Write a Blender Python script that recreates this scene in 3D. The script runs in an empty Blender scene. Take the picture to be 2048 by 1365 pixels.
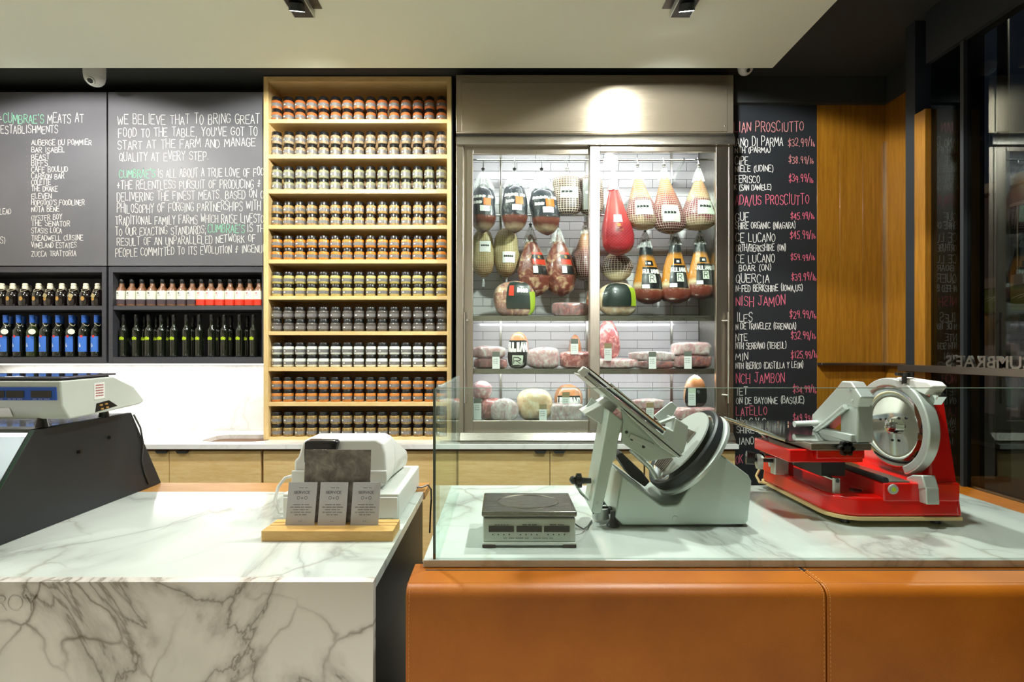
import bpy, bmesh, math, random
from mathutils import Vector, Matrix, noise

sc = bpy.context.scene
COL = sc.collection
RN = random.Random(11)

# ---------------------------------------------------------------- camera
CZ, F = 1.55, 1000.0
cam_data = bpy.data.cameras.new('camera')
cam_data.sensor_width = 36.0
cam_data.lens = F / 2048 * 36.0
cam_data.shift_x = (1024 - 1006) / 2048
cam_data.shift_y = (700 - 682.5) / 2048
cam_data.clip_start = 0.05
cam = bpy.data.objects.new('camera', cam_data)
COL.objects.link(cam)
cam.location = (0, 0, CZ)
cam.rotation_euler = (math.radians(90), 0, 0)
sc.camera = cam

# ---------------------------------------------------------------- world, exposure
w = bpy.data.worlds.new('night')
sc.world = w
w.use_nodes = True
w.node_tree.nodes['Background'].inputs[0].default_value = (0.02, 0.025, 0.04, 1)
w.node_tree.nodes['Background'].inputs[1].default_value = 0.4
sc.view_settings.view_transform = 'Standard'
sc.view_settings.look = 'None'
sc.view_settings.gamma = 1.0
sc.view_settings.use_curve_mapping = False
sc.view_settings.exposure = 1.1
sc.cycles.max_bounces = 10
sc.cycles.diffuse_bounces = 4
sc.cycles.glossy_bounces = 5
sc.cycles.transparent_max_bounces = 24
sc.cycles.caustics_reflective = False
sc.cycles.caustics_refractive = False
sc.cycles.sample_clamp_indirect = 6.0

# light levels (the lamps themselves are built with their fittings further down)
SPOT_W = 80.0          # each ceiling spot
SPOT_COL = (0.98, 1.0, 0.945)
COOLER_W = 4.0        # tubes inside the meat cooler
STRIP_W = 4.2         # strip light under the wall cabinets
STREET_W = 1000.0       # unseen street lamp added outside

def W(px, py, Y):
    """world point that stands at depth Y behind photo pixel (px, py)"""
    return Vector(((px - 1006) * Y / F, Y, CZ - (py - 700) * Y / F))
def wx(px, Y): return (px - 1006) * Y / F
def wz(py, Y): return CZ - (py - 700) * Y / F

# ---------------------------------------------------------------- helpers
OFF = {}
class MB:
    def __init__(s): s.v = []; s.f = []; s.uv = []
    def add(s, vs, fs, uvs=None):
        n = len(s.v); s.v += [tuple(p) for p in vs]
        for i, f in enumerate(fs):
            s.f.append([a + n for a in f])
            s.uv.append(uvs[i] if uvs else None)
        return s
    def box(s, x0, x1, y0, y1, z0, z1):
        p = [(x, y, z) for z in (z0, z1) for y in (y0, y1) for x in (x0, x1)]
        fs = [(0, 2, 3, 1), (4, 5, 7, 6), (0, 1, 5, 4), (2, 6, 7, 3), (0, 4, 6, 2), (1, 3, 7, 5)]
        ij = [(0, 1), (0, 1), (0, 2), (0, 2), (1, 2), (1, 2)]
        return s.add(p, fs, [[(p[k][i], p[k][j]) for k in f] for f, (i, j) in zip(fs, ij)])
    def obox(s, c, size, m):
        h = Vector(size) / 2; c = Vector(c)
        p = [c + m @ Vector((x * h.x, y * h.y, z * h.z)) for z in (-1, 1) for y in (-1, 1) for x in (-1, 1)]
        return s.add(p, [(0, 2, 3, 1), (4, 5, 7, 6), (0, 1, 5, 4), (2, 6, 7, 3), (0, 4, 6, 2), (1, 3, 7, 5)])
    def prism(s, pts, axis, a, b, pts2=None):
        q = pts2 or pts
        def P(p, t):
            return {'y': (p[0], t, p[1]), 'x': (t, p[0], p[1]), 'z': (p[0], p[1], t)}[axis]
        n = len(pts)
        vs = [P(p, a) for p in pts] + [P(p, b) for p in q]
        fs = [list(range(n)), list(range(2 * n - 1, n - 1, -1))]
        fs += [(i, (i + 1) % n, n + (i + 1) % n, n + i) for i in range(n)]
        return s.add(vs, fs)
    def pxp(s, pts, Y0, Y1):
        """outline seen in the photo at depth Y0, made solid back to depth Y1"""
        return s.prism([(wx(x, Y0), wz(y, Y0)) for x, y in pts], 'y', Y0, Y1)
    def cyl(s, p0, p1, r0, r1=None, n=16):
        r1 = r0 if r1 is None else r1
        p0 = Vector(p0); p1 = Vector(p1); d = (p1 - p0).normalized()
        u = d.orthogonal().normalized(); v = d.cross(u)
        vs = []
        for c, r in ((p0, r0), (p1, r1)):
            vs += [c + (u * math.cos(2 * math.pi * i / n) + v * math.sin(2 * math.pi * i / n)) * r for i in range(n)]
        fs = [list(range(n)), list(range(2 * n - 1, n - 1, -1))]
        fs += [(i, (i + 1) % n, n + (i + 1) % n, n + i) for i in range(n)]
        return s.add(vs, fs)
    def tube(s, pts, r, n=8):
        pts = [Vector(p) for p in pts]; vs = []; fs = []
        up = None
        for i, p in enumerate(pts):
            d = (pts[min(i + 1, len(pts) - 1)] - pts[max(i - 1, 0)]).normalized()
            if up is None: up = d.orthogonal().normalized()
            u = (up - d * up.dot(d)).normalized(); up = u; v = d.cross(u)
            vs += [p + (u * math.cos(2 * math.pi * k / n) + v * math.sin(2 * math.pi * k / n)) * r for k in range(n)]
        for i in range(len(pts) - 1):
            fs += [(i * n + k, i * n + (k + 1) % n, (i + 1) * n + (k + 1) % n, (i + 1) * n + k) for k in range(n)]
        fs += [list(range(n)), list(range(len(vs) - 1, len(vs) - n - 1, -1))]
        return s.add(vs, fs)
    def lathe(s, prof, n=20, c=(0, 0, 0), sy=1.0, a0=0, a1=1.0, m=None, caps=True):
        full = abs(a1 - a0) > .999
        k = n if full else n + 1
        vs = []; fs = []; uvs = []
        zs = [p[1] for p in prof]; z0, z1 = min(zs), max(zs)
        for r, z in prof:
            for i in range(k):
                a = 2 * math.pi * (a0 + (a1 - a0) * i / n)
                p = Vector((r * math.cos(a), r * math.sin(a) * sy, z))
                if m: p = m @ p
                vs.append(p + Vector(c))
        for j in range(len(prof) - 1):
            for i in range(n):
                i2 = (i + 1) % k
                fs.append((j * k + i, j * k + i2, (j + 1) * k + i2, (j + 1) * k + i))
                va = (prof[j][1] - z0) / max(z1 - z0, 1e-6); vb = (prof[j + 1][1] - z0) / max(z1 - z0, 1e-6)
                uvs.append([(i / n, va), ((i + 1) / n, va), ((i + 1) / n, vb), (i / n, vb)])
        if full and caps:
            fs += [list(range(k - 1, -1, -1)), list(range(len(vs) - k, len(vs)))]; uvs += [None, None]
        return s.add(vs, fs, uvs)
    def grid(s, fn, nu, nv, u0=0, u1=1, v0=0, v1=1, wrap=False):
        k = nu if wrap else nu + 1
        vs = [fn(u0 + (u1 - u0) * i / nu, v0 + (v1 - v0) * j / nv) for j in range(nv + 1) for i in range(k)]
        fs = []; uvs = []
        for j in range(nv):
            for i in range(nu):
                i2 = (i + 1) % k
                fs.append((j * k + i, j * k + i2, (j + 1) * k + i2, (j + 1) * k + i))
                ua, ub = u0 + (u1 - u0) * i / nu, u0 + (u1 - u0) * (i + 1) / nu
                va, vb = v0 + (v1 - v0) * j / nv, v0 + (v1 - v0) * (j + 1) / nv
                uvs.append([(ua, va), (ub, va), (ub, vb), (ua, vb)])
        return s.add(vs, fs, uvs)
    def mesh(s, name, mat, off=None, smooth=True, recalc=True):
        o = off or Vector()
        me = bpy.data.meshes.new(name)
        me.from_pydata([(p[0] - o[0], p[1] - o[1], p[2] - o[2]) for p in s.v], [], s.f)
        if any(s.uv):
            l = me.uv_layers.new(name='UVMap').data
            i = 0
            for f, u in zip(s.f, s.uv):
                for k in range(len(f)):
                    if u: l[i + k].uv = u[k]
                i += len(f)
        if recalc:
            bm = bmesh.new(); bm.from_mesh(me)
            bmesh.ops.recalc_face_normals(bm, faces=bm.faces)
            bm.to_mesh(me); bm.free()
        if smooth:
            me.shade_smooth(); me.set_sharp_from_angle(angle=math.radians(38))
        me.materials.append(mat)
        return me
    def build(s, name, mat, parent=None, smooth=True, bevel=0, seg=2, off=None, recalc=True):
        if off is None: off = OFF.get(parent.name) if parent else None
        ob = bpy.data.objects.new(name, s.mesh(name, mat, off, smooth, recalc))
        COL.objects.link(ob)
        if parent: ob.parent = parent
        OFF[ob.name] = Vector(off) if off else Vector()
        if bevel:
            m = ob.modifiers.new('bevel', 'BEVEL'); m.width = bevel; m.segments = seg
            m.limit_method = 'ANGLE'; m.angle_limit = math.radians(40)
        return ob

def tag(o, label, cat, group=None):
    o['label'] = label; o['category'] = cat
    if group: o['group'] = group
    return o
def thing(name, label, cat, loc=(0, 0, 0), group=None):
    o = bpy.data.objects.new(name, None); COL.objects.link(o)
    o.empty_display_size = .05; o.location = loc
    OFF[o.name] = Vector(loc)
    return tag(o, label, cat, group)
def struct(o):
    o['kind'] = 'structure'; return o
def single(mb, name, mat, label, cat, group=None, loc=None, **kw):
    """a thing that is one mesh, origin at its base"""
    if loc is None:
        xs = [p[0] for p in mb.v]; ys = [p[1] for p in mb.v]; zs = [p[2] for p in mb.v]
        loc = ((min(xs) + max(xs)) / 2, (min(ys) + max(ys)) / 2, min(zs))
    o = mb.build(name, mat, None, off=Vector(loc), **kw)
    o.location = loc
    return tag(o, label, cat, group)
def copy_tree(o, parent=None, loc=None, label=None):
    c = o.copy(); COL.objects.link(c); c.parent = parent
    if loc is not None: c.location = loc
    if label: c['label'] = label
    for ch in o.children: copy_tree(ch, c)
    return c
ORD = ['first', 'second', 'third', 'fourth', 'fifth', 'sixth', 'seventh', 'eighth', 'ninth', 'tenth',
       'eleventh', 'twelfth', 'thirteenth', 'fourteenth', 'fifteenth', 'sixteenth']

# ---------------------------------------------------------------- hand lettering: one stroke set for chalk and print
GL = {
 'A': '0,0 .5,1 1,0|.2,.35 .8,.35', 'B': '0,0 0,1 .7,1 .85,.8 .7,.55 0,.52|.7,.55 1,.3 .8,0 0,0', 'C': '1,.85 .7,1 .3,1 0,.7 0,.3 .3,0 .7,0 1,.15',
 'D': '0,0 0,1 .6,1 1,.7 1,.3 .6,0 0,0', 'E': '1,1 0,1 0,0 1,0|0,.52 .75,.52', 'F': '1,1 0,1 0,0|0,.52 .75,.52',
 'G': '1,.85 .7,1 .3,1 0,.7 0,.3 .3,0 .7,0 1,.2 1,.45 .6,.45', 'H': '0,0 0,1|1,0 1,1|0,.5 1,.5', 'I': '.5,0 .5,1',
 'J': '.2,1 1,1|.65,1 .65,.2 .45,0 .15,.05 0,.25', 'K': '0,0 0,1|.95,1 0,.42|.3,.6 1,0', 'L': '0,1 0,0 .9,0', 'M': '0,0 .1,1 .5,.3 .9,1 1,0',
 'N': '0,0 0,1 1,0 1,1', 'O': '.5,1 .15,.85 0,.5 .15,.15 .5,0 .85,.15 1,.5 .85,.85 .5,1', 'P': '0,0 0,1 .7,1 1,.8 .9,.55 .6,.45 0,.45',
 'Q': '.5,1 .15,.85 0,.5 .15,.15 .5,0 .85,.15 1,.5 .85,.85 .5,1|.6,.3 1.05,-.08', 'R': '0,0 0,1 .7,1 1,.8 .85,.55 0,.48|.45,.5 1,0',
 'S': '1,.85 .7,1 .25,1 0,.78 .2,.56 .8,.46 1,.24 .75,0 .25,0 0,.15', 'T': '0,1 1,1|.5,1 .5,0', 'U': '0,1 0,.25 .25,0 .75,0 1,.25 1,1',
 'V': '0,1 .5,0 1,1', 'W': '0,1 .22,0 .5,.75 .78,0 1,1', 'X': '0,0 1,1|0,1 1,0', 'Y': '0,1 .5,.5 1,1|.5,.5 .45,0', 'Z': '0,1 1,1 0,0 1,0',
 '0': '.5,1 .1,.8 0,.5 .1,.2 .5,0 .9,.2 1,.5 .9,.8 .5,1', '1': '.3,.8 .55,1 .55,0', '2': '0,.8 .3,1 .75,1 1,.75 .8,.45 0,0 1,0',
 '3': '0,.9 .4,1 .85,.9 .85,.65 .35,.52 .9,.4 1,.2 .6,0 0,.08', '4': '.75,0 .75,1 0,.3 1,.3', '5': '.95,1 .15,1 .1,.58 .6,.62 1,.4 .85,.08 .4,0 0,.1',
 '6': '.9,.95 .4,.9 .05,.4 .3,0 .8,.05 .95,.35 .6,.52 .1,.35', '7': '0,1 1,1 .35,0', '8': '.5,.52 .1,.75 .5,1 .9,.75 .5,.52 .05,.25 .5,0 .95,.25 .5,.52',
 '9': '.95,.65 .5,.45 .1,.65 .4,1 .85,.95 .95,.6 .75,0', '$': '1,.8 .6,.92 .15,.85 .1,.62 .85,.42 .95,.2 .6,.08 0,.18|.55,1.12 .5,-.12',
 '/': '0,-.1 1,1.1', '(': '1,1.1 .4,.8 .3,.3 .9,-.1', ')': '0,1.1 .6,.8 .7,.3 .1,-.1', '.': '.4,0 .6,.02', ',': '.5,.1 .35,-.2', "'": '.5,1.02 .45,.78',
 ';': '.5,.55 .52,.6|.5,.1 .35,-.2', '-': '.1,.5 .9,.5', '+': '.1,.4 .9,.4|.5,.7 .5,.1', '&': '.95,.5 .1,.5|.5,.95 .5,.05 .1,.2|.5,.95 .8,.8', '*': '.4,.45 .6,.55',
 '#': '0,.1 .2,.75 .4,.1 .6,.7 .8,.15 1,.6',
 'b': '0,.6 0,0 .6,0 .7,.25 0,.28', 'l': '.4,.8 .4,0', 'o': '.5,.68 .05,.5 .05,.15 .5,0 .95,.15 .95,.5 .5,.68', 'i': '.5,0 .5,.65|.5,.85 .52,.9', 'n': '0,0 0,.65|0,.45 .4,.66 .85,.5 .85,0',
 'm': '0,0 0,.65|0,.5 .25,.66 .48,.5 .48,0|.48,.5 .75,.66 1,.5 1,0', 'c': '.95,.5 .5,.68 .05,.45 .05,.2 .5,0 .95,.12',
}
GW = {'I': .3, 'M': 1.15, 'W': 1.15, '.': .3, ',': .3, "'": .25, ';': .3, '1': .6, '/': .6, '(': .4, ')': .4, 'l': .4, 'i': .4, 'm': 1.3, '*': .3, ' ': .55, 'L': .8, 'b': .7}
GLP = {k: [[tuple(map(float, q.split(','))) for q in s.split()] for s in g.split('|')] for k, g in GL.items()}
def text_width(t): return sum(GW.get(c, .85) + .28 for c in t) - .28
def strokes(mb, t, mp, h, width=None, thick=.06, slope=0.0, jit=0.0, slant=0.0, rn=None, sub=1):
    """lay the words along mp(x, y) -> point: h cap height, width the whole run"""
    rn = rn or RN
    base = text_width(t); sx = (width / base) if width else h * .62
    x = 0.0
    for ch in t:
        gw = GW.get(ch, .85)
        if ch in GLP:
            jy = rn.uniform(-jit, jit) * h; js = 1 + rn.uniform(-jit, jit); jx = rn.uniform(-jit, jit) * .4
            for st in GLP[ch]:
                pts = []
                for a, b in st:
                    px = (x + jx + a * gw) * sx + slant * b * h; py = b * h * js + jy + slope * (x * sx)
                    px += rn.uniform(-jit, jit) * h * .12; py += rn.uniform(-jit, jit) * h * .18
                    pts.append((px, py))
                for (ax, ay), (bx, by) in zip(pts, pts[1:]):
                    dx, dy = bx - ax, by - ay; L = math.hypot(dx, dy) or 1e-6
                    dx /= L; dy /= L; t2 = thick * h / 2
                    ax -= dx * t2 * .8; ay -= dy * t2 * .8; bx += dx * t2 * .8; by += dy * t2 * .8
                    nx, ny = -dy * t2, dx * t2
                    for q in range(sub):
                        cx, cy = ax + (bx - ax) * q / sub, ay + (by - ay) * q / sub
                        ex, ey = ax + (bx - ax) * (q + 1) / sub, ay + (by - ay) * (q + 1) / sub
                        mb.add([mp(cx + nx, cy + ny), mp(cx - nx, cy - ny), mp(ex - nx, ey - ny), mp(ex + nx, ey + ny)], [(0, 1, 2, 3)])
        x += gw + .28
    return mb
def flat(o, ux=(1, 0, 0), uz=(0, 0, 1)):
    o = Vector(o); ux = Vector(ux); uz = Vector(uz)
    return lambda x, y: o + ux * x + uz * y
# ---------------------------------------------------------------- materials
def srgb(h):
    h = h.lstrip('#'); c = [int(h[i:i + 2], 16) / 255 for i in (0, 2, 4)]
    return tuple((x / 12.92 if x <= .04045 else ((x + .055) / 1.055) ** 2.4) for x in c) + (1,)
class NT:
    def __init__(s, name):
        s.m = bpy.data.materials.new(name); s.m.use_nodes = True
        s.t = s.m.node_tree; s.b = s.t.nodes['Principled BSDF']; s.out = s.t.nodes['Material Output']
    def n(s, typ, **kw):
        x = s.t.nodes.new(typ)
        for k, v in kw.items():
            if k.startswith('i_'):
                key = k[2:]; key = int(key) if key.isdigit() else key.replace('_', ' ')
                x.inputs[key].default_value = v
            else: setattr(x, k, v)
        return x
    def l(s, a, b): s.t.links.new(a, b)
    def math(s, op, a, b=None, c=None):
        x = s.n('ShaderNodeMath', operation=op)
        for i, v in enumerate((a, b, c)):
            if v is None: continue
            if isinstance(v, (int, float)): x.inputs[i].default_value = v
            else: s.l(v, x.inputs[i])
        return x.outputs[0]
    def ramp(s, fac, stops, interp='LINEAR'):
        x = s.n('ShaderNodeValToRGB'); r = x.color_ramp; r.interpolation = interp
        while len(r.elements) < len(stops): r.elements.new(.5)
        for e, (p, c) in zip(r.elements, stops):
            e.position = p; e.color = srgb(c) if isinstance(c, str) else (c if isinstance(c, tuple) else (c, c, c, 1))
        s.l(fac, x.inputs[0]); return x.outputs[0]
    def mix(s, fac, a, b, mode='MIX'):
        x = s.n('ShaderNodeMix', data_type='RGBA', blend_type=mode)
        for k, v in ((0, fac), (6, a), (7, b)):
            if isinstance(v, str): v = srgb(v)
            if isinstance(v, (int, float, tuple)): x.inputs[k].default_value = v
            else: s.l(v, x.inputs[k])
        return x.outputs[2]
    def coord(s, kind='Object', scale=(1, 1, 1), rot=(0, 0, 0)):
        c = s.n('ShaderNodeTexCoord'); m = s.n('ShaderNodeMapping')
        m.inputs['Scale'].default_value = scale; m.inputs['Rotation'].default_value = rot
        s.l(c.outputs[kind], m.inputs[0]); return m.outputs[0]
    def noise(s, vec, scale=5, detail=4, rough=.5, dist=0):
        x = s.n('ShaderNodeTexNoise'); x.inputs['Scale'].default_value = scale; x.inputs['Detail'].default_value = detail
        x.inputs['Roughness'].default_value = rough; x.inputs['Distortion'].default_value = dist
        if vec is not None: s.l(vec, x.inputs['Vector'])
        return x.outputs[0]
    def bump(s, h, strength=.2, dist=.01):
        x = s.n('ShaderNodeBump'); x.inputs['Strength'].default_value = strength; x.inputs['Distance'].default_value = dist
        s.l(h, x.inputs['Height']); s.l(x.outputs[0], s.b.inputs['Normal'])
    def set(s, base=None, rough=None, metal=None, coat=None, spec=None, coatr=.05):
        b = s.b.inputs
        if base is not None:
            if isinstance(base, (str, tuple)): b['Base Color'].default_value = srgb(base) if isinstance(base, str) else base
            else: s.l(base, b['Base Color'])
        if rough is not None:
            if isinstance(rough, (int, float)): b['Roughness'].default_value = rough
            else: s.l(rough, b['Roughness'])
        if metal is not None: b['Metallic'].default_value = metal
        if coat is not None: b['Coat Weight'].default_value = coat; b['Coat Roughness'].default_value = coatr
        if spec is not None: b['Specular IOR Level'].default_value = spec
        return s.m
def plain(name, col, rough=.5, metal=0, coat=None, var=.06, scale=30, bump=0, spec=None):
    t = NT(name); c = t.coord('Object')
    nz = t.noise(c, scale, 3)
    base = t.mix(t.math('MULTIPLY', nz, var * 2), col, tuple(x * .55 for x in srgb(col)[:3]) + (1,))
    if bump: t.bump(t.noise(c, scale * 6, 2), bump, .003)
    return t.set(base, rough, metal, coat, spec)
def emit(name, col, strength):
    t = NT(name); t.b.inputs['Emission Color'].default_value = srgb(col); t.b.inputs['Emission Strength'].default_value = strength
    return t.set(col, .4)
def marble(name, base='#eceee9', vein='#7c766c', warm='#8a7350', scale=1.0, rot=(0, 0, .6), rough=.18, amount=1.0):
    t = NT(name); c = t.coord('Object', (scale, scale, scale), rot)
    c2 = t.coord('Object', (scale, scale * .45, scale * .8), (.2, .3, rot[2]))
    d = t.n('ShaderNodeTexNoise', i_Scale=1.6, i_Detail=5.0)
    t.l(c, d.inputs['Vector'])
    va = t.n('ShaderNodeVectorMath', operation='MULTIPLY_ADD'); t.l(d.outputs['Color'], va.inputs[0])
    va.inputs[1].default_value = (.55, .55, .55); t.l(c, va.inputs[2])
    vo = t.n('ShaderNodeTexVoronoi', feature='DISTANCE_TO_EDGE', i_Scale=2.6); t.l(va.outputs[0], vo.inputs['Vector'])
    cell = t.ramp(vo.outputs['Distance'], [(0, 1.0), (.007, .7), (.02, .2), (.05, 0.0)])
    msk = t.ramp(t.noise(c, 1.7, 2), [(.36, 0.0), (.52, 1.0)])
    cell = t.math('MULTIPLY', cell, msk)
    r = t.noise(c2, 1.5, 7, .55, .6); r = t.math('ABSOLUTE', t.math('SUBTRACT', r, .5))
    ridge = t.ramp(r, [(0, .9), (.008, .45), (.03, .16), (.07, 0.0)])
    r2 = t.noise(c2, .8, 5, .5, .3); r2 = t.math('ABSOLUTE', t.math('SUBTRACT', r2, .47))
    broad = t.ramp(r2, [(0, .5), (.02, .34), (.07, 0.0)])
    col = t.mix(t.math('MULTIPLY', broad, .8 * amount), base, '#a9aaa0')
    col = t.mix(t.math('MULTIPLY', ridge, amount), col, vein)
    col = t.mix(t.math('MULTIPLY', cell, .85 * amount), col, t.mix(t.noise(c, 9, 2), warm, vein))
    return t.set(col, rough, 0, .3)
def wood(name, c1, c2, axis=(1, 12, 12), rough=.45, coat=None, scale=6):
    t = NT(name); c = t.coord('Object', axis)
    a = t.noise(c, scale, 5, .6, .4); b = t.noise(c, scale * 5, 2)
    f = t.math('MULTIPLY_ADD', b, .35, t.math('MULTIPLY', a, .75))
    col = t.ramp(f, [(.3, c2), (.7, c1)])
    t.bump(f, .08, .002)
    return t.set(col, rough, 0, coat)
def steel(name, col='#b9bab4', rough=.3, axis=(1, 60, 60), streak=.1, aniso=0, rot=0.25, metal=1.0):
    t = NT(name); c = t.coord('Object', axis); nz = t.noise(c, 12, 4)
    r = t.math('MULTIPLY_ADD', nz, streak * 2, rough - streak)
    base = t.mix(nz, tuple(x * .82 for x in srgb(col)[:3]) + (1,), col)
    if aniso:
        tn = t.n('ShaderNodeTangent', direction_type='UV_MAP', uv_map='UVMap'); t.l(tn.outputs[0], t.b.inputs['Tangent'])
        t.b.inputs['Anisotropic'].default_value = aniso; t.b.inputs['Anisotropic Rotation'].default_value = rot
    return t.set(base, r, metal)
def glass(name, tint='#eef6f2', f0=.05, f1=.6, power=4.0, rough=0.0):
    t = NT(name); t.t.nodes.remove(t.b)
    tr = t.n('ShaderNodeBsdfTransparent'); tr.inputs[0].default_value = srgb(tint)
    gl = t.n('ShaderNodeBsdfGlossy'); gl.inputs['Roughness'].default_value = rough; gl.inputs['Color'].default_value = (.95, 1, .98, 1)
    lw = t.n('ShaderNodeLayerWeight'); lw.inputs[0].default_value = .5
    fac = t.math('MULTIPLY_ADD', t.math('POWER', lw.outputs['Facing'], power), f1, f0)
    mx = t.n('ShaderNodeMixShader'); t.l(fac, mx.inputs[0]); t.l(tr.outputs[0], mx.inputs[1]); t.l(gl.outputs[0], mx.inputs[2])
    t.l(mx.outputs[0], t.out.inputs[0]); return t.m
def plastic(name, tint='#ffffff', haze=.16):
    """thin clear film: mostly see-through, a little milky, shiny creases"""
    t = NT(name); t.set('#f4f6f4', .12, 0, 1.0)
    c = t.coord('Object', (1, 1, .4)); nz = t.noise(c, 40, 4, .6, 1.2)
    t.bump(nz, .6, .01)
    tr = t.n('ShaderNodeBsdfTransparent'); tr.inputs[0].default_value = srgb(tint)
    fac = t.ramp(nz, [(.4, haze), (.62, min(1, haze * 2.6))])
    mx = t.n('ShaderNodeMixShader'); t.l(fac, mx.inputs[0]); t.l(tr.outputs[0], mx.inputs[1]); t.l(t.b.outputs[0], mx.inputs[2])
    t.l(mx.outputs[0], t.out.inputs[0]); return t.m
def grid_lines(t, nu, nv, wd, diag=False):
    uv = t.n('ShaderNodeTexCoord'); sp = t.n('ShaderNodeSeparateXYZ'); t.l(uv.outputs['UV'], sp.inputs[0])
    u = t.math('MULTIPLY', sp.outputs[0], nu); v = t.math('MULTIPLY', sp.outputs[1], nv)
    if diag: u, v = t.math('ADD', u, v), t.math('SUBTRACT', u, v)
    gu = t.math('LESS_THAN', t.math('FRACT', u), wd); gv = t.math('LESS_THAN', t.math('FRACT', v), wd)
    return t.math('MAXIMUM', gu, gv), sp.outputs[1]
def net(name, stops, line='#d9cfbd', nu=26, nv=16, wd=.16, coat=.4, diag=False, wob=.16):
    """netted ham: flesh colours from the top (1) of the piece down, string mesh over it"""
    t = NT(name); g, v = grid_lines(t, nu, nv, wd, diag)
    c = t.coord('Object'); nz = t.noise(c, 14, 4)
    f = t.math('ADD', v, t.math('MULTIPLY', t.math('SUBTRACT', nz, .5), wob * 2))
    col = t.ramp(f, stops)
    col = t.mix(g, col, line)
    t.bump(t.math('ADD', t.math('MULTIPLY', nz, .4), g), .5, .004)
    return t.set(col, .45, 0, coat)
def meat(name, c1, c2, c3, scale=16, coat=.9, rough=.35):
    t = NT(name); c = t.coord('Object'); a = t.noise(c, scale, 5, .6, 1.4)
    col = t.ramp(a, [(.34, c1), (.5, c2), (.62, c3)])
    t.bump(t.noise(c, scale * 2, 4, .6, .8), .45, .008)
    return t.set(col, rough, 0, coat)

WHITE_CEIL = plain('ceiling_paint', '#e4ebdc', .7, var=.03, scale=3)
BLACK_CEIL = plain('black_ceiling_paint', '#2a2d2c', .75, var=.1, scale=4)
CHARCOAL = plain('charcoal_paint', '#26282a', .7, var=.1, scale=4)
CAB_BLACK = wood('black_stained_oak', '#45454b', '#38383e', (1, 14, 14), .45)
CAB_IN = wood('black_stained_oak_inside', '#3a3a40', '#2f2f35', (1, 14, 14), .5)
def board(name, col):
    t = NT(name); c = t.coord('Object'); nz = t.noise(c, 3, 5, .6, .5)
    return t.set(t.mix(nz, col, tuple(min(1, x * 1.3 + .004) for x in srgb(col)[:3]) + (1,)), .48)
CHALKBOARD = board('chalkboard_grey', '#5a5a5e')
CHALKBOARD_B = board('chalkboard_black', '#1a1d21')
def chalk(name, col):
    t = NT(name); c = t.coord('Object'); nz = t.noise(c, 260, 2)
    return t.set(t.mix(t.ramp(nz, [(.35, 0.0), (.6, 1.0)]), tuple(x * .72 for x in srgb(col)[:3]) + (1,), col), .95)
CHALK_W = chalk('chalk_white', '#e9e7e3'); CHALK_G = chalk('chalk_green', '#8fd9b2'); CHALK_R = chalk('chalk_red', '#ea6f88')
CHALK_D = chalk('chalk_pale_red', '#d68b8b')
OAK = wood('light_oak', '#e0c48c', '#cda768', (1.2, 9, 9), .5)
OAK_V = wood('light_oak_upright', '#e0c48c', '#cda96c', (9, 9, 1.2), .5)
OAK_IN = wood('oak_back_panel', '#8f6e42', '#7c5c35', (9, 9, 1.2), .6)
BUTCHER = wood('warm_board_wood', '#b98a52', '#986a34', (1, 9, 9), .4)
AMBER = wood('amber_wood', '#9c6b1e', '#764a0e', (14, 14, .7), .35, .3, 5)
BLOCK = wood('pale_block_wood', '#d9b06b', '#c2944d', (1.4, 12, 12), .45)
MARBLE_T = marble('marble_worktop', base='#cfd6d0', rot=(0, 0, .5), amount=.6, scale=.9, vein='#7d8079')
MARBLE_F = marble('marble_front', base='#e6e0d8', rot=(.1, -.5, .2), amount=.9, scale=1.2, vein='#73685a', warm='#5f4526')
MARBLE_B = marble('marble_backsplash', base='#e8e8e6', amount=.22, scale=.8, rot=(0, .5, 0))
STEEL = steel('brushed_steel', '#b4b0a6', .3)
STEEL_V = steel('brushed_steel_upright', '#b4b1a8', .3, (60, 60, 1))
STEEL_D = steel('brushed_steel_dark', '#9a9287', .34)
STEEL_H = steel('cooler_steel', '#bdb19c', .36, aniso=.9, metal=.88, rot=0.25)
STEEL_P = steel('cooler_steel_upright', '#bdb4a6', .36, (60, 60, 1), aniso=.6)
ALU = plain('cast_aluminium', '#cbd6ce', .4, .55, var=.06, scale=6)
ALU_S = plain('aluminium_smooth', '#ccd2cd', .36, .5, var=.05, scale=8)
CHROME = plain('chrome', '#d8dad8', .08, 1.0, var=.02)
BLADE = plain('polished_blade', '#d5d9d8', .06, 1.0, var=.02)
BLACKP = plain('black_plastic', '#141516', .35, coat=.3)
BLACKM = plain('matt_black_metal', '#202327', .5, var=.1)
REDP = plain('red_enamel', '#e00c02', .25, coat=.6, var=.02)
CREAM = plain('cream_trim', '#d8bd84', .5)
WHITEP = plain('white_plastic', '#dedfda', .4, var=.03)
GREYP = plain('pale_grey_plastic', '#c9d0c9', .42, var=.03)
GREYP2 = plain('pale_warm_grey_plastic', '#d8dad4', .4, var=.03)
def slate_mat():
    t = NT('slate_plate'); c = t.coord('Object'); a = t.noise(c, 22, 6, .65, .8)
    return t.set(t.ramp(a, [(.3, '#4d4943'), (.5, '#6f6a63'), (.72, '#969085')]), .4, .25)
SLATE = slate_mat()
CARD = plain('grey_card', '#b4b3b5', .8, var=.03)
CARD_INK = plain('card_ink', '#55565a', .8)
PAPER = plain('white_paper', '#f2f3f0', .7, var=.03)
PAPER_G = plain('pale_green_paper', '#d6dfcb', .7, var=.03)
INK = plain('black_ink', '#26282b', .7); INK_R = plain('red_ink', '#cf5a4e', .7); INK_W = plain('white_print', '#f0efe8', .6)
INK_Y = plain('lime_print', '#b7d318', .5)
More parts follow.
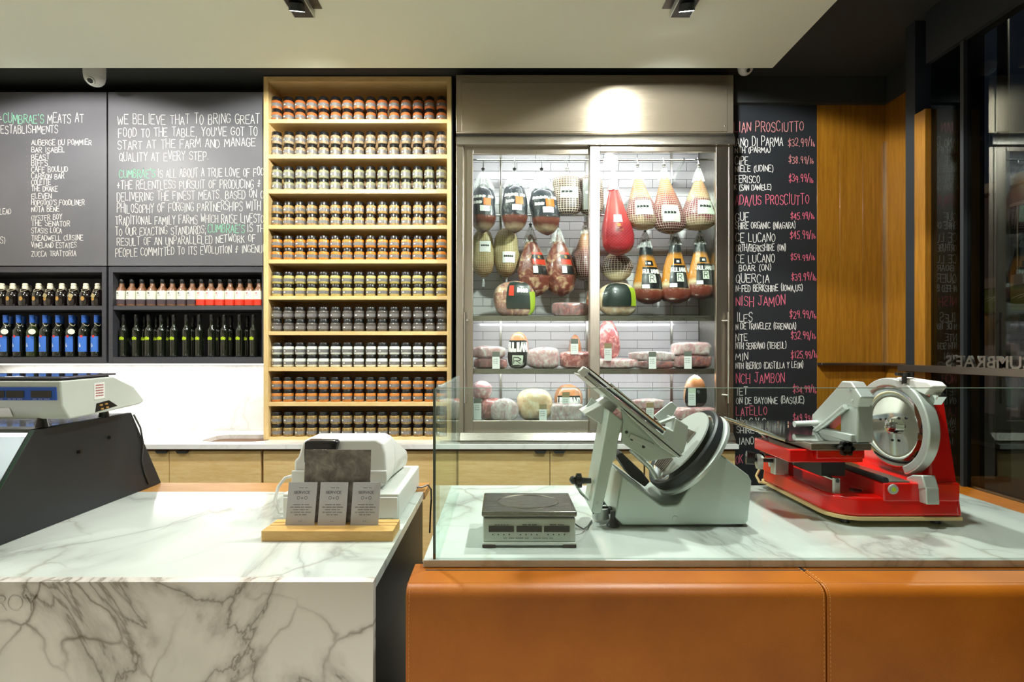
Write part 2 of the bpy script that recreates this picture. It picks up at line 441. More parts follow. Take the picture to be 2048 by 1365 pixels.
BLUEP = plain('blue_panel', '#2457b8', .35); SCREEN = plain('dark_display', '#0e1416', .15, coat=.6); SCREEN_R = plain('red_black_display', '#1f0b0a', .15, coat=.6)
def leather_mat():
    t = NT('tan_leather'); c = t.coord('Object'); a = t.noise(c, 5, 4); b = t.noise(c, 420, 3, .6)
    t.bump(b, .25, .002)
    return t.set(t.ramp(a, [(.3, '#9f560c'), (.7, '#b16410')]), .38, 0, None, .5)
LEATHER = leather_mat()
STITCH = plain('tan_stitching', '#d89a55', .7)
TILE = plain('white_tile_glaze', '#dcdada', .14, var=.03, scale=4, coat=.4)
GROUT = plain('grey_grout', '#6d6b6a', .8)
GLASS = glass('guard_glass', '#f8fdfb', .015, .5, 4.5)
GLASS_C = glass('cooler_door_glass', '#f6faf8', .025, .5, 4.5)
GLASS_W = glass('storefront_glass', '#b4bab6', .045, .4, 3.5)
GLASS_E = plain('green_glass_edge', '#0a3d34', .1, coat=1.0, spec=.8)
TUBE = emit('light_tube', '#f6f4ff', 2.0)
LENS = emit('spot_lens', '#ffffff', 14.0)
LENS2 = emit('spot_lens_turned_away', '#f4fff8', 3.0)
LEDM = emit('strip_light_diffuser', '#fffdf6', 2.0)
FLOORM = plain('floor_stone', '#b5b0a2', .45, var=.2, scale=2)
WALLM = plain('wall_paint_pale', '#c9c0b0', .8, var=.04, scale=2)
FILM = plastic('clear_film', '#ffffff', .07)
FILM2 = plastic('milky_film', '#fbfbfb', .15)
CORD = plain('hanging_cord', '#c9c5ba', .8)
# ---------------------------------------------------------------- the room
SZ, SB, SR = 3.327, 3.15, 1.698      # soffit underside, its back edge, its right edge
CEIL = 3.50
WIN = 2.44                          # storefront plane
struct(MB().box(-4, WIN + .35, -2.6, 4.1, -.06, 0).build('floor', FLOORM))
struct(MB().box(-4, SR, -2.6, SB, SZ, SZ + .2).build('ceiling', WHITE_CEIL))
struct(MB().box(-4, WIN + .4, -2.6, 4.1, CEIL, CEIL + .1).build('ceiling', BLACK_CEIL))
struct(MB().box(-4, 1.62, 3.98, 4.1, 0, CEIL).build('wall_back', CHARCOAL))
struct(MB().box(1.62, WIN + .4, 3.64, 4.1, 0, CEIL).build('wall_back', CHARCOAL))
struct(MB().box(-4.1, -4, -2.6, 4.1, 0, CEIL).build('wall_left', WALLM))
struct(MB().box(-4, WIN + .4, -2.7, -2.6, 0, CEIL).build('wall_front', WALLM))
XC = wx(1770, 3.6)
struct(MB().box(XC + .012, XC + .1, 3.03, 3.64, 0, CEIL).build('wall_right', CHARCOAL))
struct(MB().box(1.62, XC, 3.56, 3.64, wz(205, 3.56), CEIL).build('trim_1', BLACK_CEIL))
struct(MB().box(XC - .02, XC + .012, 3.03, 3.56, wz(205, 3.56), CEIL).build('trim_2', BLACK_CEIL))

# wood wall panels right of the menu board: boards with joints, ledge, chrome strip
WT, LZ = wz(205, 3.6), 1.456
def wood_wall(name, label, rects, loc):
    t = thing(name, label, 'wall panel', loc)
    for (x0, x1, y0, y1, z0, z1) in rects:
        MB().box(x0, x1, y0, y1, z0, z1).build('plank', AMBER, t, bevel=.0015)
    return t
x0 = wx(1634, 3.6)
cuts = [x0, x0 + .165, x0 + .33, XC]
wood_wall('wood_wall_panel', 'amber wood wall panel beside the black menu board', [(a, b, 3.60, 3.64, z0, z1) for a, b in zip(cuts, cuts[1:]) for z0, z1 in ((0, LZ), (LZ, WT))], ((x0 + XC) / 2, 3.62, 0))
cuts = [3.60, 3.33, 3.03]
wood_wall('wood_wall_panel', 'narrow amber wood panel turning the corner towards the shop window', [(XC, XC + .012, b, a, z0, z1) for a, b in zip(cuts, cuts[1:]) for z0, z1 in ((0, LZ), (LZ, WT))], (XC + .006, 3.3, 0))
struct(MB().box(XC - .012, XC, 3.588, 3.60, LZ, wz(285, 3.6)).build('trim_3', CHROME))
# storefront frame, glass and ledge
struct(MB().box(WIN, XC + .1, 2.96, 3.03, 0, CEIL).build('window_frame', BLACKM))
struct(MB().box(WIN - .004, XC, 2.885, 2.96, 0, wz(220, 2.9)).build('trim_4_reflection', AMBER))  # solid strip standing in for the wood panel's reflection in the glass
wf = struct(MB().box(WIN + .03, WIN + .042, -2.6, 2.885, .82, 3.2).build('window_1', GLASS_W))
MB().box(WIN - .04, WIN + .08, -2.6, 2.885, .765, .82).build('window_sill', LEATHER, wf, bevel=.004)
MB().box(WIN, WIN + .08, -2.6, 2.885, 3.2, CEIL).build('window_head', BLACKM, wf)
MB().box(WIN + .01, WIN + .05, 2.66, 2.68, .82, 3.2).build('mullion', BLACKM, wf)
MB().box(WIN + .01, WIN + .05, .2, .26, .82, 3.2).build('mullion', BLACKM, wf)
struct(MB().box(WIN, WIN + .1, -2.6, 2.885, 0, .765).build('wall_right', CHARCOAL))
struct(MB().prism([(1.9, 3.42), (2.5, 3.42), (2.5, 3.3), (2.0, 3.3)], 'y', -2.6, 2.3).build('trim_5', CHARCOAL))
# ledge along wood wall and window with the shop's letters standing on it
lg = thing('metal_ledge', 'bronze metal ledge running along the wood wall and shop window', 'ledge', (2.5, 3.2, LZ))
MB().box(x0, XC, 3.545, 3.60, LZ - .018, LZ).build('wall_rail', STEEL_D, lg, bevel=.002)
MB().box(XC - .055, XC, 3.03, 3.545, LZ - .018, LZ).build('corner_rail', STEEL_D, lg, bevel=.002)
MB().box(WIN - .05, WIN + .03, -.4, 3.03, LZ - .034, LZ + .004).build('window_rail', STEEL_D, lg, bevel=.002)
def font_mesh(txt, size, depth):
    cu = bpy.data.curves.new('t', 'FONT'); cu.body = txt; cu.size = size; cu.extrude = depth; cu.offset = size * .018
    ob = bpy.data.objects.new('t', cu); COL.objects.link(ob)
    me = bpy.data.meshes.new_from_object(ob.evaluated_get(bpy.context.evaluated_depsgraph_get()))
    bpy.data.objects.remove(ob); bpy.data.curves.remove(cu)
    return me
ls = thing('window_lettering', 'row of metal letters standing on the window ledge, read from the street', 'sign', (WIN - .01, 2.45, LZ + .004))
yy = 2.735
for ch in reversed("CUMBRAE'S"):
    me = font_mesh(ch, .084, .008)
    xs = [v.co.x for v in me.vertices]; wch = max(xs) - min(xs); xm = min(xs)
    me.materials.append(STEEL)
    for v in me.vertices:                       # font x -> +Y, font y -> up, face to the street
        v.co = Vector((v.co.z, v.co.x - xm, v.co.y))
    yy -= wch
    o = bpy.data.objects.new('letter', me); COL.objects.link(o); o.parent = ls
    o.location = (0, yy - 2.45, 0)
    yy -= .008

# ---------------------------------------------------------------- ceiling spots (each with its own lamp)
def spot(x, y, label, lens, watts, aim, size=118, blend=.1, r=.06, col=SPOT_COL):
    t = thing('ceiling_spotlight', label, 'spotlight', (x, y, SZ), 'ceiling spotlights')
    s = 1 if x < 0 else -1
    MB().box(x - .05, x + .05, y - .36, y, SZ - .035, SZ).build('housing', BLACKM, t)
    MB().box(x + (.05 if s > 0 else -.1), x + (.1 if s > 0 else -.05), y - .36, y - .02, SZ - .004, SZ).build('recess', BLACKP, t)
    MB().box(x - .054, x - .05, y - .36, y + .002, SZ - .037, SZ).build('frame_edge', ALU_S, t)
    MB().box(x + .05, x + .054, y - .36, y + .002, SZ - .037, SZ).build('frame_edge', ALU_S, t)
    d = Vector(aim).normalized(); c = Vector((x, y - .1, SZ - .045))
    MB().cyl(c - d * .015, c + d * .02, .036, .04, 24).build('lamp', BLACKM, t)
    MB().cyl(c + d * .0202, c + d * .0215, .036, .036, 24).build('lens', lens, t)
    ld = bpy.data.lights.new('spot_lamp', 'SPOT'); ld.energy = watts; ld.color = col; ld.spot_size = math.radians(size); ld.spot_blend = blend
    ld.shadow_soft_size = r
    lo = bpy.data.objects.new('spot_lamp', ld); COL.objects.link(lo)
    p = c + d * .11
    lo.location = p; lo.rotation_euler = d.to_track_quat('-Z', 'Y').to_euler(); lo.parent = t
    lo.location = p - Vector((x, y, SZ))
    return t
YS = 2.62
spot(-1.04, YS, 'black ceiling spotlight above the jar shelf, lens turned away', LENS2, SPOT_W * .85, (-.1, .6, -1), 141)
spot(.927, YS, 'black ceiling spotlight above the meat slicers, lens glaring at the viewer', LENS, SPOT_W * 1.1, (.1, .6, -1), 141)
spot(-3.0, YS, 'black ceiling spotlight above the left wall cabinets, out of view', LENS2, SPOT_W * .6, (0, .6, -1), 141, col=(1, .975, .93))
for i, x in enumerate((-3.0, -1.04, .927)):
    spot(x, 1.66, 'black ceiling spotlight nearest the viewer, %s from the left, out of view' % ORD[i], LENS, SPOT_W * (.4, .2, .85)[i], (.05, .1, -1), 120)
for i, x in enumerate((-3.0, -1.04, .927)):  # unseen row added as frontal fill for counter fronts and back wall
    spot(x, -.9, 'added black fill spotlight behind the viewer, unseen, %s from the left' % ORD[i], LENS, SPOT_W * .65, (0, -.2, -1), 120)

# ---------------------------------------------------------------- dome cameras
def dome(px, py, Y, label, d, rz=.07, zc=CEIL):
    c = W(px, py, Y)
    t = thing('security_camera', label, 'security camera', (c.x, Y, zc), 'dome security cameras')
    MB().lathe([(rz * .95, zc), (rz * 1.02, zc - .02), (rz * 1.0, c.z + .01), (rz * .9, c.z)], 28, (c.x, Y, 0)).build('mount', WHITEP, t)
    prof = [(rz * .98 * math.cos(a), -rz * .98 * math.sin(a)) for a in [i * math.pi / 20 for i in range(11)]]
    MB().lathe([(r, c.z + .004 + z) for r, z in prof], 28, (c.x, Y, 0), caps=False).build('dome', WHITEP, t)
    d = Vector(d).normalized(); cc = Vector((c.x, Y, c.z))
    l = MB().cyl(cc + d * rz * .75, cc + d * rz * 1.04, rz * .42, rz * .4, 24).build('lens_ring', GREYP, t)
    MB().cyl(cc + d * rz * 1.03, cc + d * rz * 1.08, rz * .28, rz * .22, 24).build('lens', SCREEN, l)
dome(189, 156, 3.40, 'white dome security camera above the left chalkboard', (.15, -.8, -.75), .062)
dome(1491, 137, 3.40, 'white dome security camera above the right end of the cooler', (.0, -.8, -.7), .05)

# ---------------------------------------------------------------- back run: cabinets, worktop, sink, backsplash
YB, YW = 3.37, 3.95
CT = .91
def cabinet(p0, p1, doors, label, handles):
    X0, X1 = wx(p0, YB + .03), wx(p1, YB + .03)
    t = thing('base_cabinet', label, 'cabinet', ((X0 + X1) / 2, 3.65, 0), 'base cabinets along the back wall')
    MB().box(X0 + .002, X1 - .002, YB + .05, YW, .1, CT - .042).build('body', OAK_IN, t)
    MB().box(X0 + .002, X1 - .002, YB + .09, YW, 0, .1).build('plinth', BLACKM, t)
    ds = []
    for a, b in doors:
        A, B = wx(a, YB + .03), wx(b, YB + .03)
        ds.append(MB().box(A + .0025, B - .0025, YB + .03, YB + .05, .105, CT - .05).build('door', OAK, t, bevel=.001))
    for di, px in handles:
        hx = wx(px, YB)
        MB().prism([(hx - .042, CT - .047), (hx + .042, CT - .047), (hx + .03, CT - .062), (hx - .03, CT - .062)], 'y', YB + .008, YB + .03).build('handle', BLACKM, ds[di], bevel=.002)
cabinet(-168, 150, [(-168, -10), (-10, 150)], 'oak cabinet under the worktop hidden behind the left display case', [])
cabinet(152, 524, [(152, 338), (338, 522)], 'oak cabinet below the sink with two black pulls', [(0, 320), (1, 361)])
cabinet(526, 912, [(526, 717), (717, 912)], 'oak cabinet behind the cash register, below the jar shelf', [(0, 700), (1, 735)])
cabinet(916, 1288, [(916, 1100), (1100, 1288)], 'oak cabinet below the meat cooler with two black pulls', [(0, 1081), (1, 1119)])
cabinet(1290, 1471, [(1290, 1471)], 'narrow oak cabinet at the right end beside the black menu board', [])
XE = wx(1478, YB)
def worktop():
    m = MB(); z0, z1 = CT - .03, CT
    hx, hy, rx, ry = wx(480, 3.6), 3.62, .235, .145      # sink cut-out
    a, b = hx - .3, hx + .3
    m.box(-3.995, a, YB, YW, z0, z1); m.box(b, XE, YB, YW, z0, z1)
    n = 40; ring = []
    for i in range(n):
        t = 2 * math.pi * i / n; c, s = math.cos(t), math.sin(t)
        e = .45
        ix, iy = hx + rx * math.copysign(abs(c) ** e, c), hy + ry * math.copysign(abs(s) ** e, s)
        k = min(.3 / max(abs(c), 1e-6), (((YW - hy) if s > 0 else (hy - YB)) / max(abs(s), 1e-6)))
        ring.append((ix, iy, hx + c * k, hy + s * k))
    vs = [(r[0], r[1], z1) for r in ring] + [(r[2], r[3], z1) for r in ring] + [(r[0], r[1], z0) for r in ring] + [(r[2], r[3], z0) for r in ring]
    for cx in (a, b):
        for cy in (YB, YW): vs.append((cx, cy, z1)); vs.append((cx, cy, z0))
    fs = []
    for i in range(n):
        j = (i + 1) % n
        fs += [(i, j, n + j, n + i), (i, 2 * n + i, 2 * n + j, j), (2 * n + i, 3 * n + i, 3 * n + j, 2 * n + j), (n + i, n + j, 3 * n + j, 3 * n + i)]
    m.add(vs, fs)
    # corner triangles of the cut-out piece
    for ci, (cx, cy) in enumerate(((a, YB), (a, YW), (b, YB), (b, YW))):
        best = sorted(range(n), key=lambda i: (ring[i][2] - cx) ** 2 + (ring[i][3] - cy) ** 2)[:2]
        p, q = ring[best[0]], ring[best[1]]
        m.add([(p[2], p[3], z1), (q[2], q[3], z1), (cx, cy, z1)], [(0, 1, 2)])
        m.add([(p[2], p[3], z0), (q[2], q[3], z0), (cx, cy, z0)], [(0, 1, 2)])
    m.box(a, b, YB - .0004, YB + .002, z0, z1)
    t = thing('back_worktop', 'white marble worktop along the back wall with a sink cut-out', 'worktop', (0, YB, z0))
    m.build('slab', MARBLE_B, t, smooth=False)
    MB().box(-3.995, XE - .02, YB + .02, YW, CT - .042, z0).build('underlay', wood('walnut_underlay', '#6b4a30', '#553820'), t)
    s = thing('steel_sink', 'steel undermount sink in the marble worktop left of the jar shelf', 'sink', (hx, hy, z0 - .16))
    prof = [(1.02, 0), (.98, -.005), (.95, -.14), (.8, -.16), (.12, -.163), (.1, -.165)]
    sm = MB(); e = .45
    vs2 = []; fs2 = []
    for j, (k, z) in enumerate(prof):
        for i in range(n):
            t2 = 2 * math.pi * i / n; c, q = math.cos(t2), math.sin(t2)
            vs2.append((hx + rx * k * math.copysign(abs(c) ** e, c), hy + ry * k * math.copysign(abs(q) ** e, q), z0 + z - .001))
    for j in range(len(prof) - 1):
        fs2 += [(j * n + i, j * n + (i + 1) % n, (j + 1) * n + (i + 1) % n, (j + 1) * n + i) for i in range(n)]
    sm.add(vs2, fs2).build('basin', STEEL, s)
    MB().cyl((hx, hy, z0 - .166), (hx, hy, z0 - .16), .035, .035, 20).build('drain', STEEL_D, s)
worktop()
single(MB().box(-3.995, wx(527, 3.6), YW, YW + .02, CT, wz(722, 3.95)), 'marble_backsplash', MARBLE_B, 'bright white marble backsplash below the left wall cabinets', 'backsplash', smooth=False)

# ---------------------------------------------------------------- left wall cabinets with open shelves, chalkboards
YC, YCB = 3.60, 3.93
def wall_cab(p0, p1, label):
    X0, X1 = wx(p0, YC), wx(p1, YC); th = .03
    zt, zb = wz(534, YC), wz(728, YC)
    t = thing('wall_cabinet', label, 'cabinet', ((X0 + X1) / 2, 3.75, zb), 'black wall cabinets')
    MB().box(X0, X0 + th, YC, YCB, zb, zt).build('side_panel', CAB_BLACK, t, bevel=.001)
    MB().box(X1 - th, X1, YC, YCB, zb, zt).build('side_panel', CAB_BLACK, t, bevel=.001)
    MB().box(X0 + th, X1 - th, YC, YCB, zt - .04, zt).build('top_panel', CAB_BLACK, t, bevel=.001)
    MB().box(X0 + th, X1 - th, YC, YCB, zb, wz(715, YC)).build('bottom_panel', CAB_BLACK, t, bevel=.001)
    MB().box(X0 + th, X1 - th, YC + .005, YCB, wz(620, YC), wz(612, YC)).build('shelf', CAB_BLACK, t, bevel=.001)
    MB().box(X0 + th, X1 - th, YCB, YCB + .018, zb, zt).build('back_panel', CAB_IN, t)
    return t
wall_cab(-104, 212, 'black open wall cabinet holding the swing-top and blue-capped bottles')
wall_cab(217, 532, 'black open wall cabinet holding the sauce and dark oil bottles')
ZS1, ZS0 = wz(612, YC), wz(715, YC)
# strip light under the wall cabinets
st = thing('strip_light', 'white strip light under the left wall cabinets', 'light', (-2.2, 3.8, wz(728, YC) - .014))
MB().box(-3.9, wx(520, YC), 3.82, 3.86, wz(728, YC) - .014, wz(728, YC)).build('diffuser', LEDM, st)
ld = bpy.data.lights.new('strip_lamp', 'AREA'); ld.shape = 'RECTANGLE'; ld.size = 2.1; ld.size_y = .05; ld.energy = STRIP_W; ld.color = (1, .98, .95)
lo = bpy.data.objects.new('strip_lamp', ld); COL.objects.link(lo); lo.parent = st
lo.location = Vector((-2.83, 3.80, wz(728, YC) - .02)) - st.location

def chalkboard(p0, p1, y0, y1, Y, label, mat, name='chalkboard'):
    X0, X1 = wx(p0, Y), wx(p1, Y)
    t = thing(name, label, 'chalkboard', ((X0 + X1) / 2, Y, wz(y1, Y)))
    MB().box(X0, X1, Y, Y + .025, wz(y1, Y), wz(y0, Y)).build('panel', mat, t, bevel=.0015)
    return t
def write(t, rows, Y, mats, thick=.07, jit=.1):
    """rows: words, x0, x1, baseline y, cap height, slope px, colour key"""
    for (s, xa, xb, yb, h, sl, k) in rows:
        wd = (xb - xa) * Y / F; tot = text_width(s); slope = -sl / max(xb - xa, 1); pos = 0.0
        for word in s.split(' '):
            tw = text_width(word); m = MB()
            o = W(xa, yb, Y) + Vector((pos / tot * wd, -.0008, pos / tot * wd * slope))
            strokes(m, word, flat(o), h * Y / F, wd * tw / tot, thick * 16 / max(h, 11), slope=slope, jit=jit)
            m.build('chalk_bullet' if s == '*' else 'chalk_word', mats[k], t, smooth=False, recalc=False)
            pos += tw + .28 + GW[' '] + .28
CM = {'w': CHALK_W, 'g': CHALK_G, 'r': CHALK_R, 'd': CHALK_D}
b1 = chalkboard(-104, 213, 184, 532, YC, 'grey chalkboard listing establishments, at the left edge', CHALKBOARD)
k = .3003
rows = [('&', -12, 4, 246, 14, 0, 'w'), ("CUMBRAE'S", 7, 88, 247, 18, -2, 'g'), ('MEATS AT', 95, 167, 246, 18, -1, 'w'), ('ESTABLISHMENTS', 2, 116, 268, 15, -2, 'w'),
        ('LEAD', 0, 22, 429, 11, 0, 'w'), ('S)', 1, 11, 487, 12, -1, 'w')]
for s, xe, zb in [('AUBERGE DU POMMIER', 610, 535), ('BAR ISABEL', 432, 583), ('BEAST', 330, 632), ('BIFFS', 317, 672), ('CAFE BOULUD', 452, 713), ('CARBON BAR', 428, 760), ('COLETTE', 338, 800),
                  ('THE DRAKE', 383, 843), ('ELEVEN', 343, 892), ("HOPGOOD'S FOODLINER", 562, 935), ('NOTA BENE', 395, 980), ('OYSTER BOY', 413, 1033), ('THE SENATOR', 465, 1075), ('STASIS LOCA', 412, 1122),
                  ('TREADWELL CUISINE', 552, 1170), ('VINELAND ESTATES', 510, 1220), ('ZUCCA TRATTORIA', 508, 1275)]:
    y = 130 + zb * k
    rows.append((s, 211 * k, xe * k, y, 10.5, -.5, 'w'))
    rows.append(('*', 172 * k + (zb - 535) * .008, 183 * k + (zb - 535) * .008, y - 3, 6, 0, 'd'))
write(b1, rows, YC, CM)
b2 = chalkboard(216, 534, 184, 532, YC, 'grey chalkboard with a long chalk statement beside the jar shelf', CHALKBOARD)
rows = []
for s, xa, xb, zb, zr, h, kk in [
    ('WE BELIEVE THAT TO BRING GREAT', 785, 1730, 398, 388, 63, 'w'), ("FOOD TO THE TABLE, YOU'VE GOT TO", 790, 1715, 482, 470, 58, 'w'), ('START AT THE FARM AND MANAGE', 785, 1700, 562, 542, 56, 'w'),
    ('QUALITY AT EVERY STEP.', 795, 1390, 642, 632, 56, 'w'), ("CUMBRAE'S", 795, 1035, 752, 750, 54, 'g'), ('IS ALL ABOUT A TRUE LOVE OF FOO', 1052, 1757, 750, 740, 56, 'w'),
    ('+THE RELENTLESS PURSUIT OF PRODUCING &', 780, 1735, 830, 818, 55, 'w'), ('DELIVERING THE FINEST MEATS. BASED ON O', 780, 1757, 908, 885, 56, 'w'), ('PHILOSOPHY OF FORGING PARTNERSHIPS WITH', 780, 1735, 987, 965, 58, 'w'),
    ('TRADITIONAL FAMILY FARMS WHICH RAISE LIVESTO', 770, 1757, 1067, 1050, 56, 'w'), ('TO OUR EXACTING STANDARDS;', 770, 1372, 1137, 1125, 52, 'w'), ("CUMBRAE'S", 1385, 1630, 1117, 1115, 54, 'g'), ('IS TH', 1648, 1757, 1115, 1112, 50, 'w'),
    ('RESULT OF AN UNPARALLELED NETWORK OF', 780, 1700, 1208, 1178, 52, 'w'), ('PEOPLE COMMITTED TO ITS EVOLUTION & INGENUI', 770, 1757, 1277, 1248, 52, 'w')]:
    rows.append((s, xa * k, xb * k, 130 + zb * k, h * k, (zr - zb) * k, kk))
write(b2, rows, YC, CM)
# menu board on the right
YM = 3.60
b3 = chalkboard(1462, 1634, 203, 1100, YM, 'tall black menu board with chalked ham prices right of the cooler', CHALKBOARD_B, 'menu_board')
q = 3.4136; rows = []
for s, xa, xb, zb, h, kk in [
    ('LIAN PROSCIUTTO', 97, 570, 287, 66, 'd'), ('IANO DI PARMA', 97, 430, 387, 60, 'w'), ('$32.99/lb', 465, 650, 385, 52, 'd'), ('NTH (PARMA)', 103, 345, 430, 36, 'w'), ('CIPE', 103, 190, 512, 54, 'w'), ('$38.99/lb', 470, 640, 500, 48, 'd'),
    ('NIELE (UDINE)', 103, 365, 560, 40, 'w'), ('FERISCO', 103, 270, 635, 48, 'w'), ('$39.99/lb', 470, 640, 630, 48, 'r'), ('K (SAN DANIELE)', 97, 350, 685, 38, 'w'), ('ADA/US PROSCIUTTO', 105, 607, 785, 66, 'r'),
    ('GUE', 105, 195, 897, 58, 'w'), ('$45.99/lb', 482, 648, 885, 46, 'r'), ('SHIRE ORGANIC (NIAGARA)', 105, 515, 950, 42, 'w'), ('CE LUCANO', 108, 375, 1038, 58, 'w'), ('$45.99/lb', 478, 655, 1020, 52, 'r'),
    ('ORTH/BERKSHIRE (ON)', 108, 450, 1103, 44, 'w'), ('CE LUCANO', 108, 372, 1180, 56, 'w'), ('$59.99/lb', 483, 650, 1165, 44, 'r'), ('BOAR (ON)', 130, 350, 1235, 42, 'w'), ('QUERCIA', 108, 335, 1320, 56, 'w'),
    ('$39.99/lb', 488, 660, 1300, 48, 'r'), ('N-FED BERKSHIRE (IOWA,US)', 108, 565, 1377, 42, 'w')]:
    rows.append((s, 1440 + xa / q, 1440 + xb / q, 180 + zb / q, h / q, -(xb - xa) * .012 / q, kk))
for s, xa, xb, zb, h, kk in [
    ('NISH JAMON', 110, 443, 180, 66, 'r'), ('ILES', 115, 220, 287, 58, 'w'), ('$29.99/lb', 475, 660, 262, 50, 'r'), ('N DE TRAVELEZ (GRENADA)', 108, 520, 340, 42, 'w'), ('NTE', 108, 185, 420, 50, 'w'), ('$32.99/lb', 485, 655, 405, 50, 'r'),
    ('NTH SERRANO (TEREUL)', 108, 453, 472, 42, 'w'), ('MIN', 108, 190, 552, 50, 'w'), ('$125.99/lb', 485, 668, 535, 48, 'r'), ('NTH IBERICO (CASTILLA Y LEON)', 108, 568, 608, 42, 'w'), ('NCH JAMBON', 110, 440, 705, 64, 'r'),
    ('IET', 115, 188, 788, 50, 'w'), ('$34.99/lb', 498, 662, 772, 48, 'r'), ('ON DE BAYONNE (BASQUE)', 110, 575, 848, 44, 'w'), ('LATELLO', 110, 320, 928, 56, 'r'), ('WN G.V.G', 112, 310, 998, 50, 'w'), ('$49.99/lb', 498, 665, 968, 46, 'r'),
    ('SHIRE (ON)', 112, 340, 1048, 40, 'w'), ('IANO', 130, 230, 1125, 48, 'w'), ('OK', 108, 155, 1255, 52, 'r')]:
    rows.append((s, 1440 + xa / q, 1440 + xb / q, 560 + zb / q, h / q, -(xb - xa) * .012 / q, kk))
write(b3, rows, YM, CM, thick=.074)
# ---------------------------------------------------------------- jar shelf and its jars
YJ, YJB = 3.55, 3.84
JX0, JX1 = wx(527, YJ), wx(903, YJ)
JZT = wz(153, YJ)
js = thing('jar_shelf', 'tall oak shelf unit of ten rows of spice jars', 'shelf', ((JX0 + JX1) / 2, 3.7, CT))
MB().box(JX0, JX0 + .034, YJ, YJB, CT, JZT).build('side_panel', OAK_V, js, bevel=.001)
MB().box(JX1 - .032, JX1, YJ, YJB, CT, JZT).build('side_panel', OAK_V, js, bevel=.001)
MB().box(JX1, JX1 + .006, YJ + .004, YJB, CT, JZT).build('side_cladding', BLACKM, js)
MB().box(JX0 + .034, JX1 - .032, YJ, YJB, JZT - .036, JZT).build('top_panel', OAK, js, bevel=.001)
MB().box(JX0 + .034, JX1 - .032, YJ, YJB, CT, wz(875, YJ)).build('bottom_panel', OAK, js, bevel=.001)
MB().box(JX0 + .034, JX1 - .032, YJB - .012, YJB, CT, JZT).build('back_panel', OAK_IN, js)
SHY = [(238, 246), (308.5, 317), (378.5, 387), (450, 458), (519, 527), (592, 599.5), (663, 670.5), (735, 743), (805, 813)]
tops = []
for a, b in SHY:
    MB().box(JX0 + .034, JX1 - .032, YJ + .003, YJB - .012, wz(b, YJ), wz(a, YJ)).build('shelf', OAK, js, bevel=.001)
    tops.append(wz(a, YJ))
tops.append(wz(875, YJ))
def content(name, c1, c2, scale=60):
    t = NT(name); c = t.coord('Object'); nz = t.noise(c, scale * 3, 3, .7)
    return t.set(t.ramp(nz, [(.35, c2), (.65, c1)]), .5, 0, 1.0, coatr=.03)
JROW = [('orange-brown rub', '#c5713a', '#a4531f', 'topmost'), ('speckled beige rub', '#c3ab86', '#7b6448', 'second'), ('pale olive herb rub', '#a9a681', '#6f6f50', 'third'), ('tan seed rub', '#c9a263', '#8e6a35', 'fourth'),
        ('orange spice', '#dd8a1d', '#c06c0e', 'fifth'), ('pale yellow spice', '#cdbb6d', '#ac9a50', 'sixth'), ('dark pepper', '#5e564b', '#2d2823', 'seventh'), ('white salt', '#e4e9de', '#cfd6ca', 'eighth'),
        ('bright orange spice', '#d98a2b', '#b5641a', 'ninth'), ('mustard-brown rub', '#a98a4a', '#6d5527', 'lowest')]
def label_mat():
    t = NT('grey_jar_label'); uv = t.n('ShaderNodeTexCoord'); sp = t.n('ShaderNodeSeparateXYZ'); t.l(uv.outputs['UV'], sp.inputs[0])
    u, v = sp.outputs[0], sp.outputs[1]
    a = t.math('MULTIPLY', t.math('LESS_THAN', t.math('ABSOLUTE', t.math('SUBTRACT', v, .5)), .2), t.math('LESS_THAN', t.math('ABSOLUTE', t.math('SUBTRACT', u, .3)), .06))
    b = t.math('MULTIPLY', t.math('LESS_THAN', t.math('FRACT', t.math('MULTIPLY', v, 5)), .35), t.math('LESS_THAN', t.math('ABSOLUTE', t.math('SUBTRACT', u, .56)), .15))
    n2 = t.n('ShaderNodeTexNoise', i_Scale=70.0); t.l(uv.outputs['UV'], n2.inputs['Vector'])
    tx = t.math('MULTIPLY', b, t.math('GREATER_THAN', n2.outputs[0], .5))
    col = t.mix(a, '#6c6a69', '#d8d7d2'); col = t.mix(t.math('MULTIPLY', tx, .6), col, '#bdbcb8')
    return t.set(col, .35, 0, .6)
JLAB = label_mat()
JR, JH = .0375, .0875
bodyp = [(.030, 0), (.0345, .003), (JR, .009), (JR, .050), (.0358, .058), (.030, .064)]
lidp = [(.0315, .060), (.0335, .062), (.0335, .0845), (.0318, .0872), (.0305, .0865), (.0300, JH - .002)]
me_lid = MB().lathe(lidp, 20).mesh('lid', BLACKP)
me_lab = MB().lathe([(JR + .0006, .017), (JR + .0006, .040)], 20, a0=.47, a1=1.03).mesh('label', JLAB, recalc=False)
gp = JR * 2
JCX = wx(554.6, 3.61); JDX = (wx(883, 3.61) - JCX) / 14
for r, (nm, c1, c2, rowname) in enumerate(JROW):
    me_body = MB().lathe(bodyp, 20).mesh('glass_body', content('jar_' + nm.replace(' ', '_'), c1, c2, 30 if 'seed' in nm or 'mustard' in nm or 'beige' in nm else 80))
    for lv in range(2):
        for i in range(15):
            jx = RN.uniform(-.002, .002)
            t = thing('spice_jar', '%s jar of %s, %s shelf, %s from the left' % ('upper' if lv else 'lower', nm, rowname, ORD[i]), 'jar',
                      (JCX + JDX * i + jx, 3.607 + RN.uniform(-.003, .003), tops[r] + lv * (JH + .0002)), 'jars of %s' % nm)
            t.rotation_euler.z = RN.uniform(-.35, .35)
            for n_, me in (('glass_body', me_body), ('label', me_lab), ('lid', me_lid)):
                o = bpy.data.objects.new(n_, me); COL.objects.link(o); o.parent = t

